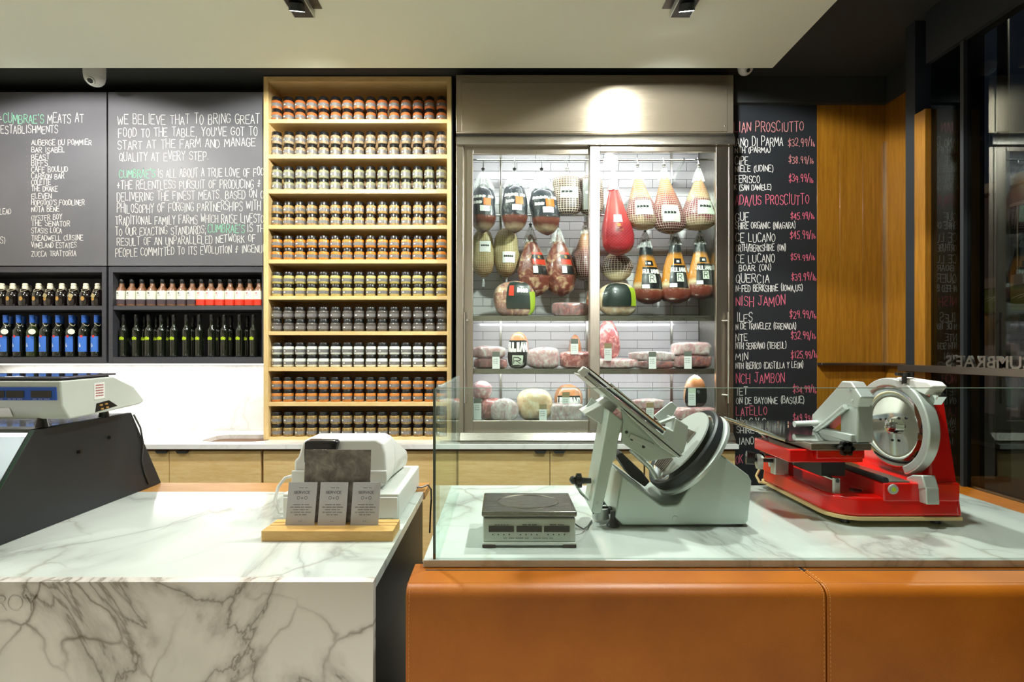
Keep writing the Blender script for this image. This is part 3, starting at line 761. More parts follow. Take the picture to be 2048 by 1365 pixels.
# ---------------------------------------------------------------- bottles
def parts_thing(name, label, cat, group, parts, loc, rz=0):
    t = thing(name, label, cat, loc, group); t.rotation_euler.z = rz
    for n_, me in parts:
        o = bpy.data.objects.new(n_, me); COL.objects.link(o); o.parent = t
    return t
def cylmap(r, z0, uc=-.25):
    """map flat print onto the front of a bottle of radius r"""
    return lambda x, y: Vector((r * math.cos(2 * math.pi * uc + x / r), r * math.sin(2 * math.pi * uc + x / r), z0 + y))
DARKGLASS = plain('dark_green_glass', '#12160f', .06, coat=1.0, var=.05)
GREENGLASS = plain('olive_green_glass', '#27330f', .06, coat=1.0, var=.05)
AMBGLASS = content('sauce_glass', '#8a5a33', '#5f3a1e', 20)
BROWNG = plain('near_black_glass', '#15100f', .06, coat=1.0)
IVORY = plain('ivory_label', '#e3e6d6', .6, var=.03); PLUM = plain('plum_band', '#4a3a40', .5); REDB = plain('red_band', '#d8361c', .5)
GOLD = plain('gold_print', '#b58a45', .5)
BLUEC = plain('blue_foil', '#2f66c4', .35, coat=.4); BLUEL = plain('blue_label', '#3f78d6', .55); REDSEAL = plain('red_seal', '#d8343a', .5)
IVCAP = plain('ivory_stopper', '#e6e0c8', .4); TWINE = plain('twine', '#d8cba8', .9)
# sauce bottles
sb = MB().lathe([(.030, 0), (.0355, .004), (.0360, .012), (.0360, .105), (.034, .118), (.024, .135), (.016, .148), (.0145, .178)], 24).mesh('glass_body', AMBGLASS)
sc_ = MB().lathe([(.0155, .168), (.0168, .170), (.0168, .196), (.0150, .199)], 20).mesh('cap', BLACKP)
sl = MB().lathe([(.0366, .050), (.0366, .112)], 24, a0=.47, a1=1.03).mesh('label', IVORY, recalc=False)
sk1 = MB().lathe([(.0366, .014), (.0366, .050)], 24).mesh('label_band', PLUM, recalc=False)
sk2 = MB().lathe([(.0366, .008), (.0366, .050)], 24).mesh('label_band', REDB, recalc=False)
def pr(txts, r, mat, name='label_print'):
    m = MB()
    for s, x, z, h, wd, th in txts: strokes(m, s, cylmap(r, z), h, wd, th, rn=random.Random(3)) if x == 0 else strokes(m, s, (lambda f, dx: lambda a, b: f(a + dx, b))(cylmap(r, z), x), h, wd, th, rn=random.Random(3))
    return m.mesh(name, mat, smooth=False, recalc=False)
sp1 = pr([('##', -.014, .090, .012, .012, .16), ('### #####', -.016, .078, .004, .022, .16), ('...', -.018, .058, .006, .014, .3)], .0370, PLUM)
sp2 = pr([('##', -.014, .090, .012, .012, .16), ('### #####', -.016, .078, .004, .022, .16), ('...', -.018, .058, .006, .014, .3)], .0370, INK_R)
bx = [243.8, 264.4, 284.4, 305, 325.6, 345, 365, 385, 403.6, 422, 440.6, 460.6, 480.7, 500, 518.3]
for i, x in enumerate(bx):
    red = i >= 8
    parts_thing('sauce_bottle', 'ivory-labelled sauce bottle with %s band, %s such from the left, front row' % (('red', ORD[i - 8]) if red else ('plum', ORD[i])), 'bottle', 'sauce bottles on the upper shelf',
                [('glass_body', sb), ('cap', sc_), ('label', sl), ('label_band', sk2 if red else sk1), ('label_print', sp2 if red else sp1)], (wx(x, 3.66), 3.66, ZS1), RN.uniform(-.1, .1))
for i, x in enumerate(bx[1:]):
    parts_thing('sauce_bottle', 'dark sauce bottle in the row behind, %s from the left' % ORD[i], 'bottle', 'sauce bottles on the upper shelf',
                [('glass_body', sb), ('cap', sc_)], (wx(x + 9, 3.66) + .03, 3.78, ZS1))
# oil bottles with lime print
ob = MB().lathe([(.024, 0), (.0275, .004), (.0280, .012), (.0280, .190), (.026, .206), (.015, .222), (.0125, .240), (.0125, .285)], 24).mesh('glass_body', DARKGLASS)
oc = MB().lathe([(.0135, .262), (.0145, .264), (.0145, .308), (.013, .311)], 18).mesh('cap', BLACKP)
op = pr([('olio', -.014, .128, .024, .030, .2)], .0284, INK_Y)
ol = MB().lathe([(.0282, .052), (.0282, .0535)], 24, a0=.5, a1=1.0).mesh('label_line', GREENGLASS, recalc=False)
ox = [247.7, 272.8, 297.8, 322.9, 347.9, 373, 398.6, 423.6, 448.7, 479.3, 507]
for i, x in enumerate(ox):
    parts_thing('oil_bottle', 'slim dark oil bottle with lime lettering, %s from the left in the front row' % ORD[i], 'bottle', 'dark oil bottles on the lower shelf',
                [('glass_body', ob), ('cap', oc), ('label_print', op), ('label_line', ol)], (wx(x, 3.66), 3.66, ZS0), RN.uniform(-.3, .1))
for i, x in enumerate([258, 283, 308, 359, 411, 437, 471, 520]):
    parts_thing('oil_bottle', 'slim dark oil bottle in the row behind, %s from the left' % ORD[i], 'bottle', 'dark oil bottles on the lower shelf',
                [('glass_body', ob), ('cap', oc), ('label_print', op)], (wx(x, 3.66) + .02, 3.79, ZS0), RN.uniform(-.3, .1))
# swing-top bottles
wb = MB().lathe([(.030, 0), (.037, .004), (.0395, .02), (.0405, .07), (.036, .10), (.022, .118), (.0145, .126), (.0145, .142)], 24).mesh('glass_body', BROWNG)
wc = MB().lathe([(.0165, .126), (.018, .130), (.018, .146), (.0155, .150), (.0165, .154), (.0165, .164), (.012, .169)], 18).mesh('stopper', IVCAP)
wl = MB()
n_ = 20
wl.add([cylmap(.0412, .055)(0, 0)] + [cylmap(.0412, .055)(.012 * math.cos(i * 2 * math.pi / n_), .016 * math.sin(i * 2 * math.pi / n_)) for i in range(n_)], [(0, 1 + i, 1 + (i + 1) % n_) for i in range(n_)])
wl = wl.mesh('seal', GOLD, smooth=False, recalc=False)
wt = MB().tube([(-.019, -.004, .128), (-.024, -.012, .122), (0, -.037, .104), (.024, -.012, .122), (.019, -.004, .128)], .0013, 5).mesh('wire_bail', TWINE)
tagm = MB().obox((.006, -.043, .075), (.030, .0015, .026), Matrix.Rotation(.5, 3, 'Y')).mesh('paper_tag', plain('kraft_tag', '#a89a6e', .8))
wxs = [4, 25.5, 50.5, 77.4, 100.5, 124, 147.5, 172, 195.5]
for i, x in enumerate(wxs):
    ps = [('glass_body', wb), ('stopper', wc), ('seal', wl), ('wire_bail', wt)] + ([('paper_tag', tagm)] if i in (0, 4, 6, 8) else [])
    parts_thing('swing_top_bottle', 'squat black swing-top bottle%s, %s from the left, front row' % (' with a paper tag' if i in (0, 4, 6, 8) else '', ORD[i]), 'bottle', 'swing-top bottles on the upper shelf', ps, (wx(x, 3.66), 3.66, ZS1), RN.uniform(-.25, .25))
for i, x in enumerate(wxs):
    parts_thing('swing_top_bottle', 'squat black swing-top bottle in the row behind, %s from the left' % ORD[i], 'bottle', 'swing-top bottles on the upper shelf',
                [('glass_body', wb), ('stopper', wc), ('wire_bail', wt)], (wx(x, 3.66) - .085, 3.78, ZS1), 0)
# blue-capped bottles
gb = MB().lathe([(.030, 0), (.0335, .004), (.0345, .012), (.0345, .180), (.032, .200), (.020, .220), (.0145, .238), (.014, .290)], 24).mesh('glass_body', GREENGLASS)
gb2 = MB().lathe([(.030, 0), (.0335, .004), (.0345, .012), (.0345, .180), (.032, .200), (.020, .220), (.0145, .238), (.014, .290)], 24).mesh('glass_body', DARKGLASS)
gc = MB().lathe([(.0155, .250), (.0165, .252), (.0165, .296), (.0172, .298), (.0172, .306), (.015, .308)], 18).mesh('cap', BLUEC)
gl_ = MB().lathe([(.0350, .040), (.0350, .152)], 20, a0=.54, a1=.93).mesh('label', BLUEL, recalc=False)
gs = MB(); f_ = cylmap(.0354, .152)
gs.add([f_(.008, 0)] + [f_(.008 + .009 * math.cos(i * 2 * math.pi / n_), .009 * math.sin(i * 2 * math.pi / n_)) for i in range(n_)], [(0, 1 + i, 1 + (i + 1) % n_) for i in range(n_)])
gs = gs.mesh('seal', REDSEAL, smooth=False, recalc=False)
gw = MB(); f_ = cylmap(.0353, .078)
gw.add([f_(-.018, 0), f_(-.002, -.006), f_(.016, 0), f_(.004, .008), f_(-.004, .026), f_(-.008, .010)], [(0, 1, 2, 3, 4, 5)])
for z in (-.010, -.015, -.020): gw.add([f_(-.014, z), f_(.012, z), f_(.012, z + .002), f_(-.014, z + .002)], [(0, 1, 2, 3)])
gw = gw.mesh('label_print', INK_W, smooth=False, recalc=False)
gt = MB().tube([(0, -.016, .250), (.02, -.02, .236), (.045, -.02, .226), (.052, -.015, .238)], .0012, 5).mesh('string', TWINE)
gtag = MB().cyl((.044, -.036, .185), (.046, -.038, .1852), .020, .020, 20).mesh('paper_tag', IVORY)
gxs = [11.5, 37.6, 64.6, 90.5, 116.3, 142.8, 168.4, 193.4]
for i, x in enumerate(gxs):
    has = i in (0, 2, 5)
    ps = [('glass_body', gb if i == 2 else gb2), ('cap', gc), ('label', gl_), ('seal', gs), ('label_print', gw), ('string', gt)] + ([('paper_tag', gtag)] if has else [])
    parts_thing('blue_capped_bottle', 'tall blue-capped bottle with blue label%s, %s from the left, front row' % (' and round paper tag' if has else '', ORD[i]), 'bottle', 'blue-capped bottles on the lower shelf', ps, (wx(x, 3.66), 3.66, ZS0), RN.uniform(-.3, .0))
for i, x in enumerate(gxs):
    parts_thing('blue_capped_bottle', 'tall blue-capped bottle in the row behind, %s from the left' % ORD[i], 'bottle', 'blue-capped bottles on the lower shelf',
                [('glass_body', gb2), ('cap', gc)], (wx(x, 3.66) - .08, 3.78, ZS0), 0)
# ---------------------------------------------------------------- meat cooler
YF = 3.45
CX0, CX1 = wx(912, YF), wx(1467, YF)
CZT = wz(150, YF)
ck = thing('display_cooler', 'stainless steel meat cooler with two sliding glass doors', 'cooler', ((CX0 + CX1) / 2, 3.7, CT))
def ring(mb, px0, px1, y0, y1, ox0, ox1, oy0, oy1, Y0, Y1):
    A = [wx(p, Y0) for p in (px0, ox0, ox1, px1)]; Z = [wz(p, Y0) for p in (y1, oy1, oy0, y0)]
    mb.box(A[0], A[1], Y0, Y1, Z[0], Z[3]); mb.box(A[2], A[3], Y0, Y1, Z[0], Z[3])
    mb.box(A[1], A[2], Y0, Y1, Z[2], Z[3]); mb.box(A[1], A[2], Y0, Y1, Z[0], Z[1])
    return mb
IX0, IX1 = CX0 + .035, CX1 - .05
MB().box(CX0, CX0 + .03, YF + .03, 3.96, CT, CZT).build('side_panel', STEEL_P, ck)
MB().box(CX1 - .03, CX1, YF + .03, 3.96, CT, CZT).build('side_panel', STEEL_P, ck)
MB().box(CX0 + .03, CX1 - .03, YF + .06, 3.96, 3.13, CZT).build('machine_box', STEEL_D, ck)
MB().box(CX0 + .03, CX1 - .03, YF + .06, 3.96, CT, 1.03).build('floor_pan', STEEL, ck)
MB().box(CX0, wx(927, YF), YF, YF + .05, CT + .02, wz(272, YF)).build('front_post', STEEL_P, ck, bevel=.004)
MB().box(wx(1457, YF), CX1, YF, YF + .05, CT + .02, wz(272, YF)).build('front_post', STEEL_P, ck, bevel=.004)
MB().box(CX0, CX1, YF, YF + .06, wz(266, YF), CZT).build('header_frame', STEEL_H, ck, bevel=.002)
hp = MB().box(wx(923, YF), wx(1454, YF), YF - .006, YF, wz(264, YF), wz(166, YF)).build('header_panel', STEEL_H, ck, bevel=.0015)
for px, py in ((926, 178), (926, 249), (1450, 181), (1450, 252)):
    p = W(px, py, YF - .006); MB().cyl(p, p - Vector((0, .003, 0)), .004, .003, 10).build('screw', CHROME, hp)
m = MB(); za, zb_ = wz(266, YF), wz(292, YF)
m.prism([(YF, za), (YF - .012, za - .008), (YF - .028, za - .045), (YF - .028, zb_), (YF + .05, zb_), (YF + .05, za)], 'x', CX0 + .004, CX1 - .002)
m.build('door_head', STEEL, ck)
m = MB(); z1 = wz(866, YF)
m.prism([(YF + .05, z1), (YF - .005, z1), (YF - .045, CT + .022), (YF - .045, CT + .003), (YF + .05, CT + .003)], 'x', CX0 + .03, CX1 - .004)
m.build('sill', STEEL, ck)
def door(px0, px1, ox0, ox1, oy0, Y0, hx, handle_px, lab):
    d = ring(MB(), px0, px1, 291, 866, ox0, ox1, oy0, 842, Y0, Y0 + .028).build('sliding_door', STEEL_P, ck, bevel=.003)
    d['label'] = lab
    MB().box(wx(ox0 - 4, Y0), wx(ox1 + 4, Y0), Y0 + .011, Y0 + .017, wz(846, Y0), wz(oy0 - 3, Y0)).build('pane', GLASS_C, d)
    p = wx(handle_px, Y0)
    h = MB().cyl((p, Y0 - .035, wz(626, Y0)), (p, Y0 - .035, wz(806, Y0)), .0085, .0085, 14)
    for yy in (642, 790): h.cyl((p, Y0 - .035, wz(yy, Y0)), (p + hx, Y0 + .004, wz(yy, Y0)), .006, .006, 10)
    h.build('handle', CHROME, d)
door(928, 1184, 946, 1178, 308, 3.478, .012, 931, 'left sliding door')
door(1180, 1456, 1200, 1432, 303, 3.449, -.03, 1453, 'right sliding door')
# inside: tiled back, white sides, shelves, rails, tubes
tb = MB().box(IX0, IX1, 3.938, 3.955, 1.03, 3.13).build('tiled_back', GROUT, ck)
TW, TH = .267, .0665
me_t = MB().box(0, TW - .0035, 0, .006, 0, TH - .0035).mesh('tile', TILE, smooth=False)
row = 0; z = 1.03
half = {}
while z < 3.12:
    x = IX0 - (TW / 2 if row % 2 else TW * .95)
    while x < IX1 - .005:
        a, b = max(x, IX0), min(x + TW, IX1)
        hh = min(TH, 3.13 - z)
        if b - a > .012 and hh > .012:
            if b - a > TW - .001 and hh == TH: me = me_t
            else:
                key = (round(b - a, 4), round(hh, 4))
                if key not in half: half[key] = MB().box(0, b - a - .0035, 0, .006, 0, hh - .0035).mesh('tile', TILE, smooth=False)
                me = half[key]
            o = bpy.data.objects.new('tile', me); COL.objects.link(o); o.parent = tb
            o.location = Vector((a, 3.932, z)) - OFF[tb.name]
        x += TW
    z += TH; row += 1
WSTEEL = plain('white_cooler_lining', '#cfd2d2', .35, .2, var=.03)
MB().box(IX1, IX1 + .018, 3.53, 3.955, 1.03, 3.13).build('lining', STEEL_V, ck)
MB().box(IX0 - .006, IX0, 3.53, 3.955, 1.03, 3.13).build('lining', WSTEEL, ck)
for px in (1001.5, 1174, 1343):
    X = wx(px, 3.925); MB().box(X - .008, X + .008, 3.922, 3.932, 1.03, 3.12).build('shelf_upright', STEEL_V, ck)
SH1, SH2, SH3 = wz(632, 3.56), wz(738, 3.56), 1.034
for zt, zb_ in ((SH1, wz(642.5, 3.56)), (SH2, wz(748.5, 3.56))):
    m = MB().box(IX0, IX1, 3.56, 3.92, zt - .006, zt).box(IX0, IX1, 3.555, 3.565, zb_, zt)
    m.build('shelf', STEEL, ck, smooth=False)
RZ1, RZ2 = wz(320, 3.66), wz(431, 3.80)
MB().cyl((IX0, 3.66, RZ1), (IX1, 3.66, RZ1), .008, .008, 10).build('hanging_rail', CHROME, ck)
MB().cyl((IX0, 3.80, RZ2), (IX1, 3.80, RZ2), .008, .008, 10).build('hanging_rail', CHROME, ck)
for px in (1001.5, 1343):
    X = wx(px, 3.925)
    MB().prism([(3.925, RZ1 - .10), (3.65, RZ1 - .012), (3.65, RZ1 + .012), (3.925, RZ1 - .06)], 'x', X - .004, X + .004).build('rail_bracket', CHROME, ck)
    MB().prism([(3.925, RZ2 - .06), (3.79, RZ2 - .012), (3.79, RZ2 + .012), (3.925, RZ2 - .03)], 'x', X - .004, X + .004).build('rail_bracket', CHROME, ck)
def tube_light(y, z, watts, sx, tilt):
    MB().cyl((IX0 + .05, y, z), (IX1 - .05, y, z), .007, .007, 10).build('light_tube', TUBE, ck)
    ld = bpy.data.lights.new('cooler_lamp', 'AREA'); ld.shape = 'RECTANGLE'; ld.size = 1.65; ld.size_y = .03; ld.energy = watts; ld.color = (.97, .96, 1.0)
    lo = bpy.data.objects.new('cooler_lamp', ld); COL.objects.link(lo); lo.parent = ck
    lo.location = Vector(((IX0 + IX1) / 2, y + sx, z - .010)) - ck.location; lo.rotation_euler = (tilt, 0, 0)
tube_light(3.545, 3.06, COOLER_W * 1.1, .012, math.radians(38))
tube_light(3.60, SH1 - .018, COOLER_W * .62, .012, math.radians(30))
tube_light(3.60, SH2 - .018, COOLER_W * .62, .012, math.radians(30))

# ---------------------------------------------------------------- hanging hams
PROF = {
 'oval': [(0, .12), (.05, .42), (.16, .78), (.32, .97), (.5, 1), (.7, .96), (.86, .76), (.95, .48), (1, .08)],
 'leg': [(0, .06), (.06, .16), (.2, .34), (.4, .58), (.58, .84), (.74, 1), (.86, .96), (.94, .74), (.98, .42), (1, .06)],
 'vac': [(0, .12), (.08, .28), (.22, .52), (.4, .8), (.58, .98), (.74, 1), (.88, .82), (.96, .48), (1, .08)],
 'salami': [(0, .3), (.06, .62), (.2, .86), (.5, 1), (.75, .96), (.9, .7), (.97, .3), (1, .08)],
 'round': [(0, .1), (.08, .5), (.25, .85), (.5, 1), (.75, .86), (.92, .5), (1, .1)],
 'rul': [(0, .18), (.06, .3), (.25, .46), (.45, .7), (.65, .9), (.85, 1), (.95, .85), (1, .3)],
 'pack': [(0, .5), (.05, .86), (.15, .95), (.5, 1), (.85, 1), (.95, .9), (1, .5)],
}
def interp(pr, t):
    for (a, ra), (b, rb) in zip(pr, pr[1:]):
        if a <= t <= b: return ra + (rb - ra) * (t - a) / (b - a)
    return pr[-1][1]
def make_surf(cx, yt, yb, wpx, Y, prof, depth=.72, seed=0, lean=0.0, lump=.06):
    x = wx(cx, Y); zt, zb = wz(yt, Y), wz(yb, Y); R = wpx * 1.06 / 2 * Y / F; H = zt - zb; pr = PROF[prof]
    def surf(u, v, off=0.0):
        a = 2 * math.pi * u; r = interp(pr, 1 - v) * R
        n = noise.noise(Vector((math.cos(a) * 1.3 + seed * 3.1, math.sin(a) * 1.3, v * 3.2 + seed * 7.7)))
        r = r * (1 + lump * 1.6 * n) + off
        return Vector((x + r * math.cos(a) + lean * (v - .5) * H, Y + r * math.sin(a) * depth, zb + v * H))
    return surf, Vector((x, Y, zb)), zt, H, R
def patch(t, surf, name, mat, u0, u1, v0, v1, off=.003, nu=8, nv=6):
    return MB().grid(lambda u, v: surf(u, v, off), nu, nv, u0, u1, v0, v1).build(name, mat, t, recalc=False)
def patch_text(t, surf, s, mat, u0, u1, v0, v1, thick=.16, off=.0045, name='label_print'):
    m = MB()
    # strokes in units where the run is 'asp' wide and 1 high
    asp = 3.2 * max(.25, len(s) / 7)
    strokes(m, s, lambda x, y: surf(u0 + (u1 - u0) * x / asp, v0 + (v1 - v0) * y, off), 1.0, asp, thick, rn=random.Random(5))
    return m.build(name, mat, t, smooth=False, recalc=False)
def tie(t, surf, x, Y, zt, ztie, railz, railY, mat_bag, seed=0, R=.03, black=False, z0=None):
    """gathered bag top, knot and the cord up to the rail"""
    if mat_bag:
        m = MB(); z0 = zt - .05 if z0 is None else z0
        def f(u, v):
            r = (R * (1 - v) ** .8 + .006) * (1 + .22 * math.sin(u * 2 * math.pi * 7 + seed)); a = 2 * math.pi * u
            return Vector((x + r * math.cos(a), Y + r * .7 * math.sin(a), z0 + (ztie - z0) * v))
        m.grid(f, 28, 6, wrap=True).build('bag_top', mat_bag, t)
    k = MB().lathe([(.004, -.012), (.011, -.006), (.008, 0), (.014, .012), (.006, .02)], 10, (x, Y, ztie))
    k.build('knot', BLACKP if black else CORD, t)
    MB().tube([(x, Y, ztie), (x + .004, (Y + railY) / 2, (ztie + railz) / 2), (x, railY, railz + .012), (x - .008, railY + .012, railz + .004)], .0022, 6).build('hook', CHROME, t)
def ham(name, label, cx, yt, yb, wpx, Y, prof, mat, ytie=None, bag=None, rail=(RZ1, 3.66), seed=0, depth=.72, lean=0, group='hams hanging in the cooler', black=False, lump=.06, nu=32, nv=26, cat='cured ham'):
    lump = max(lump, .09)
    surf, loc, zt, H, R = make_surf(cx, yt, yb, wpx, Y, prof, depth, seed, lean, lump)
    t = thing(name, label, cat, loc, group)
    m = MB().grid(surf, nu, nv, wrap=True)
    m.build('body', mat, t)
    if rail:
        tie(t, surf, loc.x + lean * .5 * H, Y, zt, wz(ytie, Y) if ytie else zt + .01, rail[0], rail[1], bag, seed, interp(PROF[prof], .13) * R * 1.06, black, zt - .13 * H)
    return t, surf
# flesh and net skins (0 = bottom, 1 = top)
N_LEG = net('netted_ham_skin', [(.10, '#b39a74'), (.22, '#6b2530'), (.52, '#7a2c36'), (.6, '#b59a6c'), (.72, '#b06c2c'), (1, '#b98a4e')], nu=40, nv=26, wd=.14)
N_LEG2 = net('netted_ham_skin_darker', [(.1, '#551c26'), (.4, '#702a34'), (.56, '#96382f'), (.66, '#b2601f'), (1, '#b98a4e')], nu=40, nv=28, wd=.14)
N_DARK = net('netted_dark_meat', [(.0, '#33201f'), (.45, '#4d2a28'), (1, '#7a6250')], nu=30, nv=18, wd=.17)
N_SALT = net('netted_pale_salami', [(.1, '#8f5a30'), (.35, '#a98e5c'), (.7, '#a48f58'), (1, '#8f6226')], line='#c3b995', nu=34, nv=30, wd=.25)
N_RED = net('red_netted_ham', [(.0, '#b3282c'), (.3, '#8c1f2a'), (.5, '#b13a38'), (.7, '#c4544a'), (1, '#d83a44')], line='#d23b44', nu=26, nv=26, wd=.1, diag=True, coat=.8)
N_ROUND = net('round_netted_ham_skin', [(.2, '#bfae84'), (.4, '#3d2024'), (.75, '#4b2528'), (1, '#b07f40')], nu=30, nv=14, wd=.17)
def wrapmat(name, stops, wob=.1, scale=12):
    t = NT(name); uv = t.n('ShaderNodeTexCoord'); sp = t.n('ShaderNodeSeparateXYZ'); t.l(uv.outputs['UV'], sp.inputs[0])
    c = t.coord('Object', (1, 1, .6)); nz = t.noise(c, scale, 5, .6, 1.0)
    f = t.math('ADD', sp.outputs[1], t.math('MULTIPLY', t.math('SUBTRACT', nz, .5), wob * 2))
    t.bump(t.noise(c, 30, 4, .6, 1.5), .5, .008)
    return t.set(t.ramp(f, stops), .3, 0, 1.0)
M_BLK = wrapmat('black_wrapped_ham', [(.0, '#4a2420'), (.1, '#a08a70'), (.2, '#5a2a24'), (.3, '#7a4436'), (.34, '#2c2f36'), (1, '#3a3f48')], .05)
M_VAC = meat('aged_ham_flesh', '#5f2a22', '#84463a', '#c7a684', 11)
M_RUL = wrapmat('ruliano_ham_skin', [(.0, '#5d2620'), (.2, '#7c3c2c'), (.27, '#d8c7a0'), (.34, '#c8842c'), (.7, '#cf8a30'), (.76, '#23292c'), (1, '#2a3034')], .07)
M_RED = meat('red_cured_meat', '#7a1519', '#a22c2c', '#d0887a', 22)
M_PINK = meat('pink_meat_in_film', '#b0666c', '#c98d8c', '#e0ccc4', 16)
M_DRED = meat('dark_red_loin', '#500e12', '#7c1e20', '#a9523f', 16)
M_FAT = meat('pale_fat_cap', '#c79a6a', '#d9b88c', '#e6d4b4', 10)
M_MIX = meat('ham_and_fat', '#7a2c26', '#a8623f', '#d6b184', 14)
M_WRAP = meat('ham_in_milky_film', '#a06a6c', '#c4a09d', '#ddd2cd', 10, rough=.25)
M_ORG = plain('orange_ham_skin', '#c9771e', .35, coat=1.0, var=.2, scale=12)
M_GL = plain('dark_green_label', '#1e2c26', .35, coat=.6, var=.2); M_BL = plain('black_label', '#17191b', .35, coat=.5)
M_OR = plain('orange_sticker', '#e2761c', .5); M_RL = plain('red_label', '#d63a1e', .4, coat=.5); M_LIME = plain('lime_label', '#9db428', .4, coat=.5)
FILMW = plastic('bag_film', '#ffffff', .2)
Y1, Y2 = 3.64, 3.79
for i, (cx, yt, yb, wd, ytie, lean, nm) in enumerate([(966, 368, 466, 50, 341, 0, 'first'), (1029, 363, 467, 50, 341, 0, 'second'), (1089, 370, 471, 55, 341, -.12, 'third')]):
    t, s = ham('hanging_ham', 'hanging ham in black wrap with an orange sticker, %s from the left in the cooler' % nm, cx, yt, yb, wd, Y1, 'oval', M_BLK, ytie, FILMW, seed=i + 1, black=True, lean=lean)
    patch(t, s, 'sticker', M_OR, .76, .86, .52, .66); patch(t, s, 'price_label', PAPER, .72, .84, .40, .51)
    patch_text(t, s, '#### ##', INK_W, .62, .90, .66, .74, .14)
    patch_text(t, s, '###', INK_W, .64, .74, .54, .62, .16)
t, s = ham('netted_roast', 'square netted roast hanging between the black hams and door frame', 1134, 352, 430, 54, Y1, 'pack', N_DARK, 340, None, seed=5, depth=.5)
patch(t, s, 'price_label', PAPER_G, .66, .87, .40, .68); patch_text(t, s, '###', INK, .68, .80, .52, .60, .12)
t, s = ham('netted_roast', 'netted roast half hidden behind the middle door frame', 1182, 352, 430, 46, 3.66, 'pack', N_DARK, 338, None, seed=6, depth=.5)
patch(t, s, 'price_label', PAPER, .62, .70, .1, .9)
t, s = ham('hanging_ham', 'ham in bright red net hanging right of the middle door frame', 1231, 362, 512, 64, Y1, 'leg', N_RED, 334, plastic('red_net_top', '#f08088', .5), seed=7, lean=-.06)
patch(t, s, 'price_label', PAPER, .70, .80, .42, .52); patch(t, s, 'sticker', M_OR, .735, .775, .36, .40); patch(t, s, 'small_label', M_DRED, .72, .80, .30, .355)
for i, (cx, yt, yb, wd, lean, pu, pv, nm) in enumerate([(1281, 346, 461, 64, -.1, .66, .22, 'left'), (1334, 344, 469, 64, -.1, .66, .16, 'middle'), (1397, 350, 462, 70, 0, .70, .24, 'right')]):
    t, s = ham('hanging_ham', 'white-netted ham with a pale label, %s of the three on the right' % nm, cx, yt, yb, wd, Y1, 'leg', N_LEG if i != 1 else N_LEG2, 333, FILMW, seed=10 + i, lean=lean)
    patch(t, s, 'price_label', PAPER_G, pu, pu + .17, pv, pv + .26); patch_text(t, s, '####', INK, pu + .02, pu + .13, pv + .12, pv + .18, .12)
for i, (cx, yb, wd, pv, nm) in enumerate([(967, 556, 44, .5, 'left'), (1013, 556, 50, .28, 'right')]):
    t, s = ham('hanging_salami', 'pale netted salami with a paper label, %s of the pair below the black hams' % nm, cx, 458, yb, wd, Y2, 'salami', N_SALT, 448, None, (RZ2, 3.80), seed=20 + i, cat='salami')
    patch(t, s, 'price_label', PAPER, .70, .86, pv, pv + .22); patch_text(t, s, '#####', INK, .72, .83, pv + .11, pv + .16, .12)
    z = wz(yb, Y2); X = wx(cx, Y2)
    MB().lathe([(.012, -.07), (.01, -.03), (.006, -.008), (.016, .004)], 10, (X, Y2, z)).build('tail', FILMW, t)
for i, (cx, wd, lean, nm) in enumerate([(1066, 58, -.08, 'left'), (1119, 60, -.06, 'right')]):
    t, s = ham('hanging_ham', 'dark aged ham in film with a red and black label, %s of the pair' % nm, cx, 470, 594, wd, Y2 - .06 + i * .01, 'vac', M_VAC, 452, FILMW, (RZ2, 3.80), seed=30 + i, lean=lean, black=True, lump=.1)
    a, b = (.74, .92) if i == 0 else (.76, .90)
    patch(t, s, 'label', M_RL, a, b, .50, .70); patch(t, s, 'label_band', M_BL, a, b, .585, .66, .004); patch(t, s, 'label_foot', M_BL, a, b, .34, .48); patch(t, s, 'price_label', PAPER, a, a + .05, .36, .47, .004)
    patch(t, s, 'label_badge', GOLD, (a + b) / 2 - .015, (a + b) / 2 + .015, .60, .645, .005)
ham('hanging_ham', 'netted ham tapering upwards, behind the middle door frame', 1170, 455, 562, 58, Y2, 'leg', N_LEG2, 448, FILMW, (RZ2, 3.80), seed=40)
ham('hanging_ham', 'small round netted ham below the red-netted ham', 1234, 505, 566, 60, Y2, 'round', N_ROUND, 500, None, (RZ2, 3.80), seed=41, depth=.6)
for i, (cx, yt, yb, wd, lean, nm) in enumerate([(1294, 480, 608, 60, .06, 'left'), (1350, 474, 607, 58, 0, 'middle'), (1401, 474, 599, 54, .02, 'right')]):
    t, s = ham('hanging_ham', 'orange ham with a big black label reading ULIANO, %s of three' % nm, cx, yt, yb, wd, Y2 - .06, 'rul', M_RUL, 462, FILMW, (RZ2, 3.80), seed=50 + i, lean=-lean, depth=.6, black=True)
    patch(t, s, 'label', M_BL, .66, .90, .22, .56); patch_text(t, s, 'RULIANO', INK_W, .67, .89, .46, .52, .2)
    patch(t, s, 'label_square', PAPER_G, .74, .82, .31, .44, .0045); patch_text(t, s, 'R', INK, .755, .80, .33, .42, .12, off=.006)
    patch(t, s, 'price_label', PAPER, .665, .74, .225, .285, .0045); patch(t, s, 'crest', M_BL, .70, .83, .58, .66); patch(t, s, 'crest_mark', INK_W, .74, .79, .60, .635, .0045)

